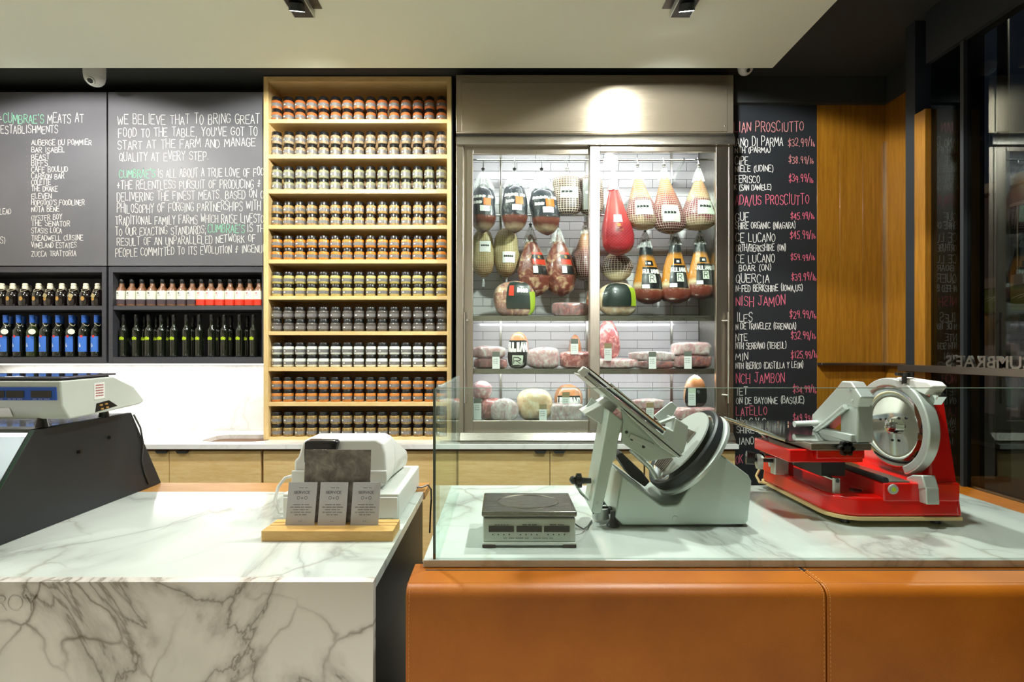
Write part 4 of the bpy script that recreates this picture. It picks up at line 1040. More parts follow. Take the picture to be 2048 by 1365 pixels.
# ---------------------------------------------------------------- pieces lying on the cooler shelves
def spow(a, e): return math.copysign(abs(a) ** e, a)
def blob_surf(cx, zb, wpx, hpx, Y, dep, e=.6, seed=0, lump=.07, taper=0.0):
    x = wx(cx, Y); a = wpx / 2 * Y / F; h = hpx * Y / F / 2
    def surf(u, v, off=0.0):
        th = 2 * math.pi * u; ph = (v - .5) * math.pi
        n = noise.noise(Vector((math.cos(th) * 1.4 + seed * 5.3, math.sin(th) * 1.4, v * 2.5 + seed)))
        cp = spow(math.cos(ph), e) * (1 + lump * n); k = 1 - taper * v
        px_ = (a + off) * cp * spow(math.cos(th), e) * k; py_ = (dep / 2 + off) * cp * spow(math.sin(th), e) * k
        pz_ = (h + off * .5) * spow(math.sin(ph), e * .9) * (1 + lump * .4 * n)
        return Vector((x + px_, Y + py_, max(zb, zb + h + pz_)))
    return surf, Vector((x, Y, zb))
def piece(name, label, cx, zb, wpx, hpx, Y, dep, mat, e=.6, seed=0, film=None, taper=0.0, cat='meat', lump=.17):
    wpx *= 1.06; hpx *= 1.08
    surf, loc = blob_surf(cx, zb, wpx, hpx, Y, dep, e, seed, lump, taper)
    t = thing(name, label, cat, loc, 'meat lying on the cooler shelves')
    MB().grid(surf, 26, 16, wrap=True).build('flesh', mat, t)
    if film:
        MB().grid(lambda u, v: surf(u, v, .006 + .004 * noise.noise(Vector((u * 9, v * 9, seed)))), 26, 16, wrap=True).build('film', film, t)
    return t, surf
Yp = 3.64
z1, z2, z3 = SH1, SH2, SH3
t, s = piece('cured_ham', 'big ham with a slanted black and green label lying under the hanging hams', 1030, z1, 88, 66, 3.70, .15, M_MIX, .8, 60, FILM, .2)
patch(t, s, 'label', M_GL, .70, .88, .36, .82, .010); patch(t, s, 'label_patch', M_RL, .715, .745, .52, .70, .012); patch(t, s, 'label_end', M_LIME, .86, .92, .22, .58, .012)
patch_text(t, s, '####', INK_W, .76, .85, .56, .68, .14, .013)
piece('bacon_slab', 'flat red slab in film right of the big labelled ham, upper shelf', 1140, z1, 64, 25, 3.64, .10, M_DRED, .35, 61, FILM)
t, s = piece('cured_ham', 'ham with a dark green label lying right of the middle door frame', 1235, z1, 76, 62, 3.70, .14, M_FAT, .8, 62, FILM, .1)
patch(t, s, 'label', M_GL, .60, .84, .42, .86, .010); patch(t, s, 'label_end', M_LIME, .83, .90, .42, .70, .012)
piece('ham_hock', 'slim ham hock lying behind the middle door frame', 1186, z1, 34, 58, 3.74, .1, M_MIX, .9, 63, None, .5)
# middle shelf
piece('loin_pack', 'pack of two dark red loins, lower of the left pair', 981, z2, 62, 19, Yp, .12, M_DRED, .5, 70, FILM)
piece('loin_pack', 'pale film-wrapped pack resting on the dark red loins at left', 979, z2 + .071, 62, 23, Yp, .12, M_WRAP, .55, 71, FILM)
t, s = piece('half_ham', 'half ham with orange top and black label, middle shelf left', 1036, z2, 44, 66, 3.68, .11, M_ORG, .7, 72, FILM, .3)
patch(t, s, 'label', M_BL, .58, .92, .06, .62, .009); patch_text(t, s, 'RULIANO', INK_W, .60, .90, .50, .58, .2, .011); patch(t, s, 'label_square', PAPER_G, .68, .80, .26, .46, .011); patch_text(t, s, 'R', INK, .70, .77, .30, .43, .1, .0125)
piece('cut_ham', 'cut ham face in white film beside the black-labelled half ham', 1087, z2, 60, 38, Yp, .13, M_PINK, .6, 73, FILM2)
piece('ham_slab', 'marbled red slab at the left of the middle door frame', 1153, z2, 60, 31, Yp, .12, M_RED, .4, 74, FILM)
piece('small_ham', 'small orange ham standing behind the marbled slab', 1150, z2, 30, 60, 3.80, .1, M_ORG, .8, 75, FILM, .4)
piece('cured_ham', 'pointed red ham leg behind the middle door frame', 1216, z2 + .07, 62, 76, 3.72, .12, M_RED, .9, 76, FILM, .75)
piece('ham_slab', 'flat pale slab under the pointed ham leg', 1226, z2, 92, 18, 3.66, .15, M_PINK, .45, 77, FILM)
piece('loin_pack', 'thin red loin pack, lower of the middle pair', 1307, z2, 72, 15, Yp, .12, M_DRED, .5, 78, FILM)
piece('loin_pack', 'pale film-wrapped pack, upper of the middle pair', 1305, z2 + .056, 80, 17, Yp, .12, M_WRAP, .5, 79, FILM2)
piece('loin_pack', 'red loin pack, lower of the pair at the right end', 1381, z2, 72, 25, Yp, .13, M_DRED, .5, 80, FILM)
piece('loin_pack', 'film-wrapped pack, upper of the pair at the right end', 1384, z2 + .094, 72, 24, Yp, .12, M_PINK, .45, 81, FILM2)
# bottom shelf
piece('cured_meat', 'red meat chunk at the far left of the bottom shelf', 985, z3, 52, 40, 3.68, .14, M_RED, .7, 90, FILM)
piece('cured_meat', 'round pink cut resting on the red chunk, bottom shelf left', 964, z3 + .15, 36, 34, 3.68, .11, M_PINK, .8, 91, FILM)
piece('cut_ham', 'cone-shaped ham end in milky film on the bottom shelf', 1010, z3, 60, 42, 3.60, .09, M_WRAP, .8, 92, FILM2, .35)
piece('cut_ham', 'large pale ham with a peach fat cap on the bottom shelf', 1068, z3, 68, 58, 3.66, .16, M_FAT, .8, 93, FILM, .1)
t, s = piece('half_ham', 'orange half ham behind the wrapped square pack, bottom shelf', 1137, z3, 54, 62, 3.76, .1, M_ORG, .8, 94, FILM, .1)
patch(t, s, 'label', M_BL, .62, .88, .44, .58, .008); patch_text(t, s, 'ULIANO', INK_W, .63, .87, .47, .55, .2, .0095)
piece('cut_ham', 'square pack in milky film in front of the orange half ham', 1133, z3, 62, 33, 3.60, .11, M_WRAP, .35, 95, FILM2)
piece('cured_meat', 'dark red meat behind the grey slicer, bottom shelf', 1230, z3, 60, 44, 3.66, .14, M_RED, .7, 96, FILM)
piece('loin_pack', 'lower red pack above the grey slicer blade, bottom shelf', 1298, z3, 62, 24, 3.62, .12, M_DRED, .5, 97, FILM)
piece('loin_pack', 'upper pale pack above the grey slicer blade, bottom shelf', 1296, z3 + .09, 58, 18, 3.62, .11, M_PINK, .5, 98, FILM2)
piece('ham_slab', 'flat pale pack under the labelled ham tip, bottom shelf right', 1391, z3, 78, 26, 3.62, .12, M_PINK, .45, 99, FILM)
t, s = piece('half_ham', 'ham tip with orange top and black label, bottom shelf right', 1389, z3 + .1, 56, 58, 3.64, .1, M_ORG, .8, 100, FILM, .6)
patch(t, s, 'label', M_BL, .58, .92, .08, .55, .008)
# price tags
def price(cx, yt, yb, Y, label, head):
    zb, zt = wz(yb, Y), wz(yt, Y); X = wx(cx, Y); hw = 7.5 * Y / F
    t = thing('price_tag', label, 'price tag', (X, Y, zb), 'price tags in the cooler')
    MB().box(X - hw, X + hw, Y, Y + .0015, zb, zt - .035).build('card', PAPER, t)
    MB().box(X - hw, X + hw, Y - .001, Y + .0015, zt - .035, zt).build('head', head, t)
    m = MB()
    for i in range(3): strokes(m, '## ###', flat((X - hw * .7, Y - .0008, zt - .055 - i * .014)), .006, hw * 1.2, .2, rn=random.Random(i))
    m.build('card_print', CARD, t, smooth=False, recalc=False)
TAN = plain('tag_head_tan', '#a08c6a', .7); TGREY = plain('tag_head_grey', '#6e716a', .7)
Yt = 3.553
price(992, 704, 738, Yt, 'white price tag before the left loin packs, middle shelf', TGREY)
price(1149, 678, 709, 3.575, 'white price tag propped above the marbled slab, middle shelf', TGREY)
price(1216, 687, 722, 3.57, 'white price tag before the pointed ham leg', TAN)
price(1305, 704, 738, Yt, 'white price tag before the middle pair of packs, middle shelf', TGREY)
price(1376, 703, 738, Yt, 'white price tag before the right-end pair of packs, middle shelf', TGREY)
price(955, 797, 840, 3.535, 'white price tag at the far left of the bottom shelf', TGREY)
price(1086, 809, 842, 3.535, 'white price tag before the large pale ham, bottom shelf', TAN)
price(1132, 785, 808, 3.535, 'white price tag above the square film pack, bottom shelf', TAN)
price(1300, 806, 842, 3.535, 'white price tag behind the grey slicer blade, bottom shelf', TAN)
price(1384, 776, 812, 3.545, 'white price tag before the labelled ham tip, bottom shelf', PAPER_G)
# ---------------------------------------------------------------- front left marble counter
FY, FX = 1.376, -.358
mc = thing('marble_counter', 'white veined marble counter in the left foreground', 'counter', (-2, 1.8, 0))
MB().box(-3.3, FX, FY + .03, 2.25, CT - .03, CT).build('top_slab', MARBLE_T, mc, smooth=False)
MB().box(-3.3, FX - .004, FY + .03, 2.25, 0, CT - .03).build('carcass', plain('black_laminate', '#15171a', .4), mc)
# front slab with the letters cut into its face
fs_ = MB().box(-3.3, FX, FY, FY + .03, 0, CT).build('front_slab', MARBLE_F, mc, smooth=False)
cm_ = MB(); hL = .041; x_ = wx(74, FY)
def seg(p, q):
    p = Vector((p[0], 0, p[1])); q = Vector((q[0], 0, q[1])); d_ = (q - p).normalized(); c_ = (p + q) / 2
    up_ = Vector((0, 1, 0)); cm_.obox((c_.x, FY, c_.z), ((q - p).length + .004, .006, .0055), Matrix((d_, up_, d_.cross(up_))).transposed())
zL = wz(1221, FY)
Yc0 = x_ - .030
seg((Yc0, zL + hL), (Yc0 + .015, zL + .018)); seg((Yc0 + .030, zL + hL), (Yc0 + .015, zL + .018)); seg((Yc0 + .015, zL + .019), (Yc0 + .015, zL))
oc_ = Yc0 - .028; ring_ = [(oc_ + .020 * math.cos(i * math.pi / 12), zL + hL / 2 + .0205 * math.sin(i * math.pi / 12)) for i in range(25)]
for p, q in zip(ring_, ring_[1:]): seg(p, q)
rx_ = oc_ - .050
arc_ = [(rx_ + .010 + .012 * math.sin(i * math.pi / 8), zL + .0305 + .0105 * math.cos(i * math.pi / 8)) for i in range(9)]
for p, q in zip([(rx_, zL), (rx_, zL + hL)] + arc_, [(rx_, zL + hL)] + arc_ + [(rx_, zL + .020)]): seg(p, q)
seg((rx_ + .012, zL + .020), (rx_ + .025, zL))
cutter = cm_.build('cutter', MARBLE_F, None, smooth=False)
bm_ = fs_.modifiers.new('cut', 'BOOLEAN'); bm_.operation = 'DIFFERENCE'; bm_.object = cutter; bm_.solver = 'EXACT'; bm_.use_self = True
dg = bpy.context.evaluated_depsgraph_get(); dg.update()
new = bpy.data.meshes.new_from_object(fs_.evaluated_get(dg)); new.name = 'front_slab'
fs_.modifiers.clear(); fs_.data = new
bpy.data.objects.remove(cutter)
wb_ = MB().box(wx(300, 2.41), wx(860, 2.41), 2.252, 2.41, CT - .035, CT - .001)
single(wb_, 'wooden_board', BUTCHER, 'warm wooden board edging the back of the marble counter', 'board', bevel=.002)

# ---------------------------------------------------------------- glass display case with black end panel
EX = -1.64
dc = thing('display_case', 'black-ended slanted glass display case on the left marble counter', 'display case', (-2.3, 1.9, CT))
prof = [(1.512, CT + .001), (1.75, 1.268), (2.207, 1.272), (2.40, CT + .001)]
ep = MB().prism(prof, 'x', EX - .02, EX).build('end_panel', BLACKM, dc, bevel=.002)
for y, z in ((1.93, 1.155), (2.08, 1.185)):
    MB().cyl((EX - .001, y, z), (EX + .012, y, z), .008, .006, 14).build('bolt', BLACKP, ep)
d = Vector((0, 1.75 - 1.512, 1.268 - CT)).normalized()
MB().prism([(1.515, CT + .004), (1.752, 1.264), (1.760, 1.262), (1.523, CT + .002)], 'x', -3.2, EX - .021).build('front_glass', GLASS, dc)
MB().prism([(1.509, CT + .002), (1.7475, 1.2665), (1.7495, 1.268), (1.5115, CT + .002)], 'x', EX - .012, EX).build('glass_edge', GLASS_E, dc)
MB().box(-3.2, EX - .021, 1.755, 2.205, 1.258, 1.270).build('top_glass', plain('dark_top_glass', '#2b3236', .12, coat=1), dc)
MB().prism([(2.207, 1.262), (2.40, CT + .003), (2.385, CT + .003), (2.195, 1.262)], 'x', -3.2, EX - .021).build('rear_panel', GREYP, dc)
MB().box(-3.2, EX - .03, 1.60, 2.36, CT + .002, CT + .02).build('case_floor', plain('case_floor_white', '#d6d2dc', .4), dc)
MB().prism([(1.62, CT + .022), (1.60, CT + .06), (1.66, CT + .062), (1.68, CT + .022)], 'x', -3.2, EX - .05).build('price_rail', plain('lilac_price_rail', '#b9aede', .5), dc)
MB().cyl((-3.2, 1.79, 1.246), (EX - .03, 1.79, 1.246), .008, .008, 10).build('light_tube', emit('added_case_tube', '#ffffff', 3), dc)  # tube and its lamp are added to brighten the inside of the case
cl_ = bpy.data.lights.new('added_case_lamp', 'AREA'); cl_.shape = 'RECTANGLE'; cl_.size = 1.5; cl_.size_y = .02; cl_.energy = 6
clo = bpy.data.objects.new('added_case_lamp', cl_); COL.objects.link(clo); clo.parent = dc; clo.location = Vector((-2.42, 1.80, 1.235)) - dc.location
MB().tube([(EX + .004, 2.215, 1.262), (EX + .008, 2.25, 1.20), (EX + .006, 2.27, 1.13), (EX + .006, 2.262, 1.05), (EX + .004, 2.285, .98), (EX + .004, 2.31, .93)], .0035, 6).build('power_cord', BLACKP, dc)
# scale on the case
SX = -1.55
sl = thing('checkout_scale', 'pale grey checkout scale with blue display panel on the display case', 'scale', (-1.9, 1.95, 1.2715))
sp_ = [(1.79, 1.302), (1.757, 1.352), (1.752, 1.44), (1.99, 1.443), (2.10, 1.395), (2.158, 1.335), (2.155, 1.325), (2.13, 1.318), (1.98, 1.308)]
MB().prism(sp_, 'x', -2.35, SX).build('body', GREYP, sl, bevel=.006, seg=3)
MB().box(-2.3, SX - .015, 1.765, 1.985, 1.443, 1.449).build('gasket', BLACKP, sl)
MB().box(-2.33, SX - .005, 1.76, 2.01, 1.449, 1.456).build('platter', plain('platter_glass', '#8f8fa6', .06, .9), sl, bevel=.002)
fp = MB().box(-2.3, wx(115, 1.757), 1.7505, 1.757, wz(801, 1.755), wz(775, 1.755)).build('display_panel', BLUEP, sl)
for a, b in ((-90, -40), (-35, 9), (12, 48), (62, 103)):
    MB().box(wx(a, 1.75), wx(b, 1.75), 1.7492, 1.751, wz(796, 1.75), wz(782, 1.75)).build('screen', SCREEN, fp)
    m = MB(); strokes(m, '## ## ###', flat(W(a + 4, 799.5, 1.749)), .0035, (b - a - 8) * 1.75 / F, .2, rn=random.Random(2)); m.build('screen_caption', INK_W, fp, smooth=False, recalc=False)
sx_ = SX + .0008
st_ = MB().add([(sx_, 1.895, 1.36), (sx_, 1.945, 1.362), (sx_, 1.945, 1.425), (sx_, 1.895, 1.423)], [(0, 1, 2, 3)]).build('sticker', PAPER, sl, recalc=False)
m = MB()
for i in range(5): strokes(m, '#####', flat((sx_ + .0006, 1.902, 1.412 - i * .010), (0, 1, 0)), .006, .036, .22, rn=random.Random(i))
m.build('sticker_print', INK_R, st_, smooth=False, recalc=False)
m = MB().add([(sx_, 1.90, 1.312), (sx_, 1.905, 1.345), (sx_, 1.965, 1.352), (sx_, 2.01, 1.325)], [(0, 1, 2, 3)]); pp = m.build('connector_plate', BLACKP, sl, recalc=False)
for y, z in ((1.925, 1.337), (1.95, 1.339), (1.93, 1.322), (1.955, 1.325)): MB().box(sx_, sx_ + .004, y - .006, y + .006, z - .003, z + .003).build('socket', GOLD, pp)
m = MB().add([(-2.2, 1.7768, 1.312), (wx(22, 1.77), 1.7768, 1.312), (wx(22, 1.765), 1.7598, 1.345), (-2.2, 1.7598, 1.345)], [(0, 1, 2, 3)]); m.build('notice_label', PAPER, sl, recalc=False)
for x, y in ((-1.66, 1.80), (-1.66, 2.08), (-2.25, 1.80), (-2.25, 2.08)):
    MB().cyl((x, y, 1.2715), (x, y, 1.31), .02, .012, 14).build('foot', BLACKP, sl)

# ---------------------------------------------------------------- card holder, cards, slate
HB = CT
m = MB()
bx0, bx1 = -.806, -.368
zt = .945
m.prism([(1.667, HB + .0005), (1.667, zt), (1.722, zt), (1.722, zt - .012), (1.727, zt - .012), (1.727, zt), (1.752, zt), (1.752, zt - .012), (1.757, zt - .012), (1.757, zt), (1.785, zt), (1.785, HB + .0005)], 'x', bx0, bx1)
single(m, 'card_holder', BLOCK, 'pale wooden block with two grooves holding grey cards', 'card holder', bevel=.0015, smooth=False)
for i, (a, b) in enumerate(((567, 627), (632, 690), (698, 756))):
    Yc = 1.712
    X0, X1 = wx(a, Yc), wx(b, Yc) - .003
    c = thing('service_card', 'grey printed service card in the wooden holder, %s of three' % ('left', 'middle', 'right')[i], 'card', ((X0 + X1) / 2, 1.7235, zt - .011), 'service cards')
    ang = math.radians(7)
    up = Vector((.035, math.sin(ang), math.cos(ang))).normalized(); H = .155
    o = Vector((X0, 1.7235, zt - .011)); dx = Vector((X1 - X0, 0, 0)); th = Vector((0, .0012, 0))
    m = MB(); P = [o, o + dx, o + dx + up * H, o + up * H]; m.add(P + [p + th for p in P], [(0, 1, 2, 3), (7, 6, 5, 4), (0, 4, 5, 1), (1, 5, 6, 2), (2, 6, 7, 3), (3, 7, 4, 0)])
    m.build('card_stock', CARD, c, smooth=False)
    wc_ = X1 - X0
    m = MB(); f0 = lambda fx, fz: flat(o + Vector((wc_ * fx, -.0007, 0)) + up * fz, (1, 0, 0), up)
    rr = random.Random(4)
    strokes(m, '### ##', f0(.38, .1345), .004, wc_ * .3, .14, rn=rr); strokes(m, 'SERVICE', f0(.22, .117), .0085, wc_ * .55, .16, rn=rr)
    for k_, ln in enumerate(('###### ## ####', '### ##### ### ######', '#### #### ##', '## ###### ### #####', '### ## ####')):
        wl_ = (.55, .74, .52, .7, .4)[k_]; strokes(m, ln, f0(.5 - wl_ / 2, .078 - k_ * .0085), .0038, wc_ * wl_, .16, rn=rr)
    strokes(m, 'O+O', f0(.33, .097), .011, wc_ * .36, .1, rn=rr); strokes(m, '--', f0(.44, .022), .004, wc_ * .12, .3, rn=rr)
    m.build('card_print', CARD_INK, c, smooth=False, recalc=False)
a = math.radians(4)
m = MB(); o = Vector((wx(605, 1.754), 1.7535, zt - .011)); dx = Vector((wx(740, 1.754) - wx(605, 1.754) - .004, 0, 0)); up = Vector((.012, math.sin(a), math.cos(a))); th = Vector((0, .003, 0)); H = .262
P = [o, o + dx, o + dx + up * H, o + up * H]; m.add(P + [p + th for p in P], [(0, 1, 2, 3), (7, 6, 5, 4), (0, 4, 5, 1), (1, 5, 6, 2), (2, 6, 7, 3), (3, 7, 4, 0)])
single(m, 'slate_plate', SLATE, 'mottled grey metal plate standing behind the three cards', 'plate', smooth=False)

# ---------------------------------------------------------------- cash register
RX0, RX1 = -.824, -.389
cr = thing('cash_register', 'pale grey cash register behind the card holder', 'cash register', (-.6, 2.09, CT))
MB().box(RX0, RX1, 1.868, 2.324, CT + .006, 1.012).build('drawer', GREYP2, cr, bevel=.006, seg=3)
MB().box(RX0 + .004, RX1 - .004, 1.863, 1.869, CT + .012, 1.000).build('drawer_front', GREYP2, cr, bevel=.003)
for x in (RX0 + .03, RX1 - .03):
    for y in (1.9, 2.29): MB().cyl((x, y, CT), (x, y, CT + .008), .012, .012, 12).build('foot', BLACKP, cr)
# body: profile across the machine, seen from the customer side
body = [(-.812, 1.014), (-.806, 1.12), (-.792, 1.135), (-.775, 1.19), (-.765, 1.203), (-.49, 1.205), (-.462, 1.19), (-.452, 1.15), (-.448, 1.09), (-.455, 1.03), (-.475, 1.014)]
back = [(-.812, 1.014), (-.81, 1.06), (-.80, 1.075), (-.785, 1.09), (-.775, 1.10), (-.49, 1.10), (-.452, 1.095), (-.44, 1.085), (-.435, 1.06), (-.438, 1.03), (-.455, 1.014)]
MB().prism(body, 'y', 1.93, 2.08, body).build('printer_housing', WHITEP, cr, bevel=.01, seg=3)
MB().prism(body, 'y', 2.08, 2.29, back).build('keyboard_deck', GREYP2, cr, bevel=.008, seg=3)
MB().box(-.814, -.447, 1.922, 1.932, 1.03, 1.085).build('front_skirt', GREYP2, cr, bevel=.004)
dp = MB().prism([(wx(611, 1.92), wz(903, 1.92)), (wx(612, 1.92), wz(884, 1.92)), (wx(617, 1.92), wz(880.5, 1.92)), (wx(674, 1.92), wz(880.5, 1.92)), (wx(678, 1.92), wz(884, 1.92)), (wx(673, 1.92), wz(903, 1.92)), (wx(668, 1.92), wz(925, 1.92)), (wx(611, 1.92), wz(925, 1.92))], 'y', 1.905, 1.95).build('customer_display', BLACKP, cr, bevel=.004)
MB().box(wx(621, 1.905), wx(669, 1.905), 1.9035, 1.906, wz(896, 1.905), wz(888, 1.905)).build('screen', SCREEN, dp)
m = MB(); strokes(m, 'SHARP', flat(W(627, 906.5, 1.9042)), .012, 27 * 1.9 / F, .26, rn=random.Random(1)); m.build('brand_print', INK_W, dp, smooth=False, recalc=False)
MB().tube([(-.81, 1.96, 1.06), (-.85, 1.95, 1.05), (-.868, 1.93, 1.02), (-.872, 1.91, .97), (-.85, 1.9, .93), (-.828, 1.9, CT + .02)], .006, 8).build('cable', WHITEP, cr)
MB().tube([(-.395, 2.25, .93), (-.37, 2.27, .925), (-.345, 2.29, .93), (-.335, 2.33, .90), (-.33, 2.30, .86), (-.335, 2.31, .80), (-.34, 2.32, .70)], .004, 6).build('power_cord', BLACKP, cr)

# ---------------------------------------------------------------- right counter: marble top, leather front, glass guard
RC0, RCY0, RCY1, RC1 = -.243, 1.52, 2.36, 2.035
rc = thing('leather_counter', 'tan leather-fronted counter with marble top on the right', 'counter', (.9, 1.9, 0))
MB().box(RC0, RC1, RCY0, RCY1, CT - .022, CT).build('marble_top', MARBLE_T, rc, bevel=.002, smooth=False)
MB().box(RC0 + .01, RC1 - .01, 1.50, RCY1 - .03, 0, CT - .023).build('carcass', BLACKM, rc)
# leather skin: sloping top, rounded shoulder, straight front
LZ0 = CT - .0222
prof = [(1.545, LZ0), (1.45, LZ0 - .002), (1.425, LZ0 - .003)]
for i in range(9):
    a = math.radians(90 - i * 11.25); prof.append((1.425 - .025 * (1 - math.sin(a)) / 1 * 0 - .03 * math.cos(a), LZ0 - .003 - .03 * (1 - math.sin(a))))
prof += [(1.393, .6), (1.390, .3), (1.390, .06)]
inner = [(y + .018, max(z - .014, .06)) for y, z in reversed(prof)]
def leather(xa, xb, name='leather_panel'):
    m = MB(); pr = prof + inner; m.prism(pr, 'x', xa, xb)
    return m.build(name, LEATHER, rc, bevel=.004, seg=3)
XS = wx(1642, 1.42)
leather(-.272, XS - .0015); leather(XS + .0015, WIN - .02)
MB().box(RC1 + .001, WIN - .045, 1.57, 2.88, .78, .822).build('side_ledge', LEATHER, rc, bevel=.004)
m = MB()
for off in (-.009, .009):
    pts = [(XS + off, y - .001, z + .001) for y, z in prof]
    L = 0
    for p, q_ in zip(pts, pts[1:]):
        p, q_ = Vector(p), Vector(q_); n_ = max(1, int((q_ - p).length / .012))
        for i in range(n_):
            a, b = p.lerp(q_, (i + .15) / n_), p.lerp(q_, (i + .8) / n_)
            m.cyl(a, b, .0011, .0011, 5)
m2 = MB()
for p, q_ in zip(prof[6:], prof[7:]):
    p, q_ = Vector((-.262, p[0] - .001, p[1])), Vector((-.262, q_[0] - .001, q_[1])); n_ = max(1, int((q_ - p).length / .012))
    for i in range(n_): m2.cyl(p.lerp(q_, (i + .15) / n_), p.lerp(q_, (i + .8) / n_), .0009, .0009, 5)
o = m.build('stitching', STITCH, rc); o['kind'] = 'stuff'
o = m2.build('stitching', STITCH, rc); o['kind'] = 'stuff'
gg = thing('glass_guard', 'low clear glass guard with green edge on the leather counter', 'glass guard', (1, 1.53, CT))
GT = 1.432
MB().box(-.205, WIN - .03, 1.526, 1.536, CT + .0005, GT).build('front_pane', GLASS, gg)
MB().box(-.2045, -.1945, 1.537, 2.232, CT + .0005, GT).build('side_pane', GLASS, gg)
MB().box(-.2135, -.2055, 1.525, 1.537, CT + .0005, GT).build('pane_edge', GLASS_E, gg)
MB().box(-.205, WIN - .03, 1.527, 1.535, GT + .0001, GT + .0022).build('pane_edge', plain('pale_glass_edge', '#b9d6cc', .15, coat=1), gg)
MB().box(-.2045, -.1945, 1.538, 2.232, GT + .0001, GT + .0022).build('pane_edge', plain('pale_glass_edge2', '#a9ccc0', .15, coat=1), gg)

# ---------------------------------------------------------------- counter scale in front of the slicer
s2 = thing('counter_scale', 'small counter scale with steel platter beside the grey slicer', 'scale', (.085, 1.72, CT))
A, B = -.065, .235
m = MB().prism([(1.622, CT + .014), (1.616, CT + .022), (1.620, 1.004), (1.80, 1.004), (1.83, CT + .014)], 'x', A, B); m.build('body', GREYP, s2, bevel=.005, seg=3)
MB().box(A - .002, B + .002, 1.612, 1.825, CT + .008, CT + .018).build('base_tray', GREYP2, s2, bevel=.003)
for x in (A + .02, B - .02):
    for y in (1.628, 1.80): MB().box(x - .022, x + .022, y - .018, y + .018, CT, CT + .012).build('foot', plain('brown_rubber', '#3a2a25', .7), s2, bevel=.003)
MB().box(A + .004, B - .004, 1.622, 1.81, 1.004, 1.010).build('gasket', BLACKP, s2)
pl_ = MB().box(A - .004, B + .004, 1.612, 1.826, 1.010, 1.028).build('platter', steel('platter_steel', '#8f8c85', .25), s2, bevel=.005, seg=3)
n_ = 40; m = MB()
m.tube([((A + B) / 2 + .105 * math.cos(2 * math.pi * i / n_), 1.72 + .075 * math.sin(2 * math.pi * i / n_), 1.0282) for i in range(n_ + 1)], .0018, 6); m.build('pressed_oval', STEEL_D, pl_)
for i, (a, b) in enumerate(((977.5, 1028), (1033, 1083.5), (1088, 1139))):
    d_ = MB().box(wx(a, 1.617), wx(b, 1.617), 1.6155, 1.62, wz(1064.5, 1.617), wz(1053, 1.617)).build('display', SCREEN_R, s2)
    d_['label'] = '%s dark display window' % ('left', 'middle', 'right')[i]
    m = MB(); strokes(m, ('#####', '### ## ###', '#### ####')[i], flat(W(a + 12, 1051.5, 1.6155)), .0045, .045, .22, rn=random.Random(1)); m.build('caption', INK, s2, smooth=False, recalc=False)
    m = MB()
    for k_ in range(4): m.prism([(wx(a + 8 + k_ * 11, 1.616) - .0025, wz(1071, 1.616)), (wx(a + 8 + k_ * 11, 1.616) + .0025, wz(1071, 1.616)), (wx(a + 8 + k_ * 11, 1.616), wz(1068, 1.616))], 'y', 1.6152, 1.6165)
    m.build('indicator_marks', INK, s2)
m = MB(); strokes(m, '## ### #### ##   #### ### ##', flat(W(1007, 1078, 1.6155)), .004, .16, .2, rn=random.Random(1)); m.build('caption', CARD_INK, s2, smooth=False, recalc=False)
MB().tube([(B + .002, 1.72, .96), (B + .02, 1.72, .945), (B + .045, 1.74, .925), (B + .07, 1.8, CT + .004), (.33, 1.86, CT + .004)], .0025, 6).build('power_cord', BLACKP, s2)
# ---------------------------------------------------------------- grey gravity-feed slicer
g1 = thing('meat_slicer', 'brushed aluminium meat slicer with slanted carriage on the marble counter', 'meat slicer', (.62, 1.95, CT))
Yf, Yk = 1.80, 2.12
MB().pxp([(1244.8, 951.5), (1230, 1036.5), (1244.8, 1052), (1491, 1050.5), (1497, 1042), (1504, 963), (1498, 951.5), (1429.5, 900), (1359, 1008.5), (1352, 1011.5), (1328, 1011.5), (1321, 1009)], Yf, Yk).build('base', ALU, g1, bevel=.006, seg=3)
em = W(1350, 1038, Yf); MB().cyl(em, em - Vector((0, .003, 0)), .011, .010, 20).build('emblem', ALU_S, g1)
for px, Yq in ((1224, 1.815), (1478, 1.84), (1224, 2.08), (1470, 2.08)):
    X = wx(px, 1.83); MB().lathe([(.022, 0), (.024, .004), (.012, .02), (.010, .032), (.009, .055)], 18, (X, Yq, CT)).build('foot', BLACKP, g1)
MB().box(wx(1238, Yf), wx(1490, Yf), Yf + .02, Yk - .02, CT + .012, CT + .02).build('base_plate', BLACKM, g1)
# upright arm carrying the table
Ya = 1.775
MB().pxp([(1218, 821), (1246, 842.5), (1237, 880), (1232, 919), (1226, 924.5), (1203, 1025), (1199, 1028), (1186, 1027), (1182.7, 1024)], Ya, 1.93).build('table_arm', ALU, g1, bevel=.004)
for px, py in ((1218, 883), (1195, 1007)):
    p = W(px, py, Ya); MB().cyl(p, p - Vector((0, .003, 0)), .005, .004, 12).build('bolt', ALU_S, g1)
X = wx(1204, 1.84); MB().cyl((X, 1.87, CT + .012), (X, 1.87, CT + .05), .032, .030, 20).build('slide_base', ALU_S, g1)
MB().box(X - .03, wx(1300, 1.9), 1.855, 1.885, CT + .03, CT + .05).build('slide_rail', BLACKM, g1)
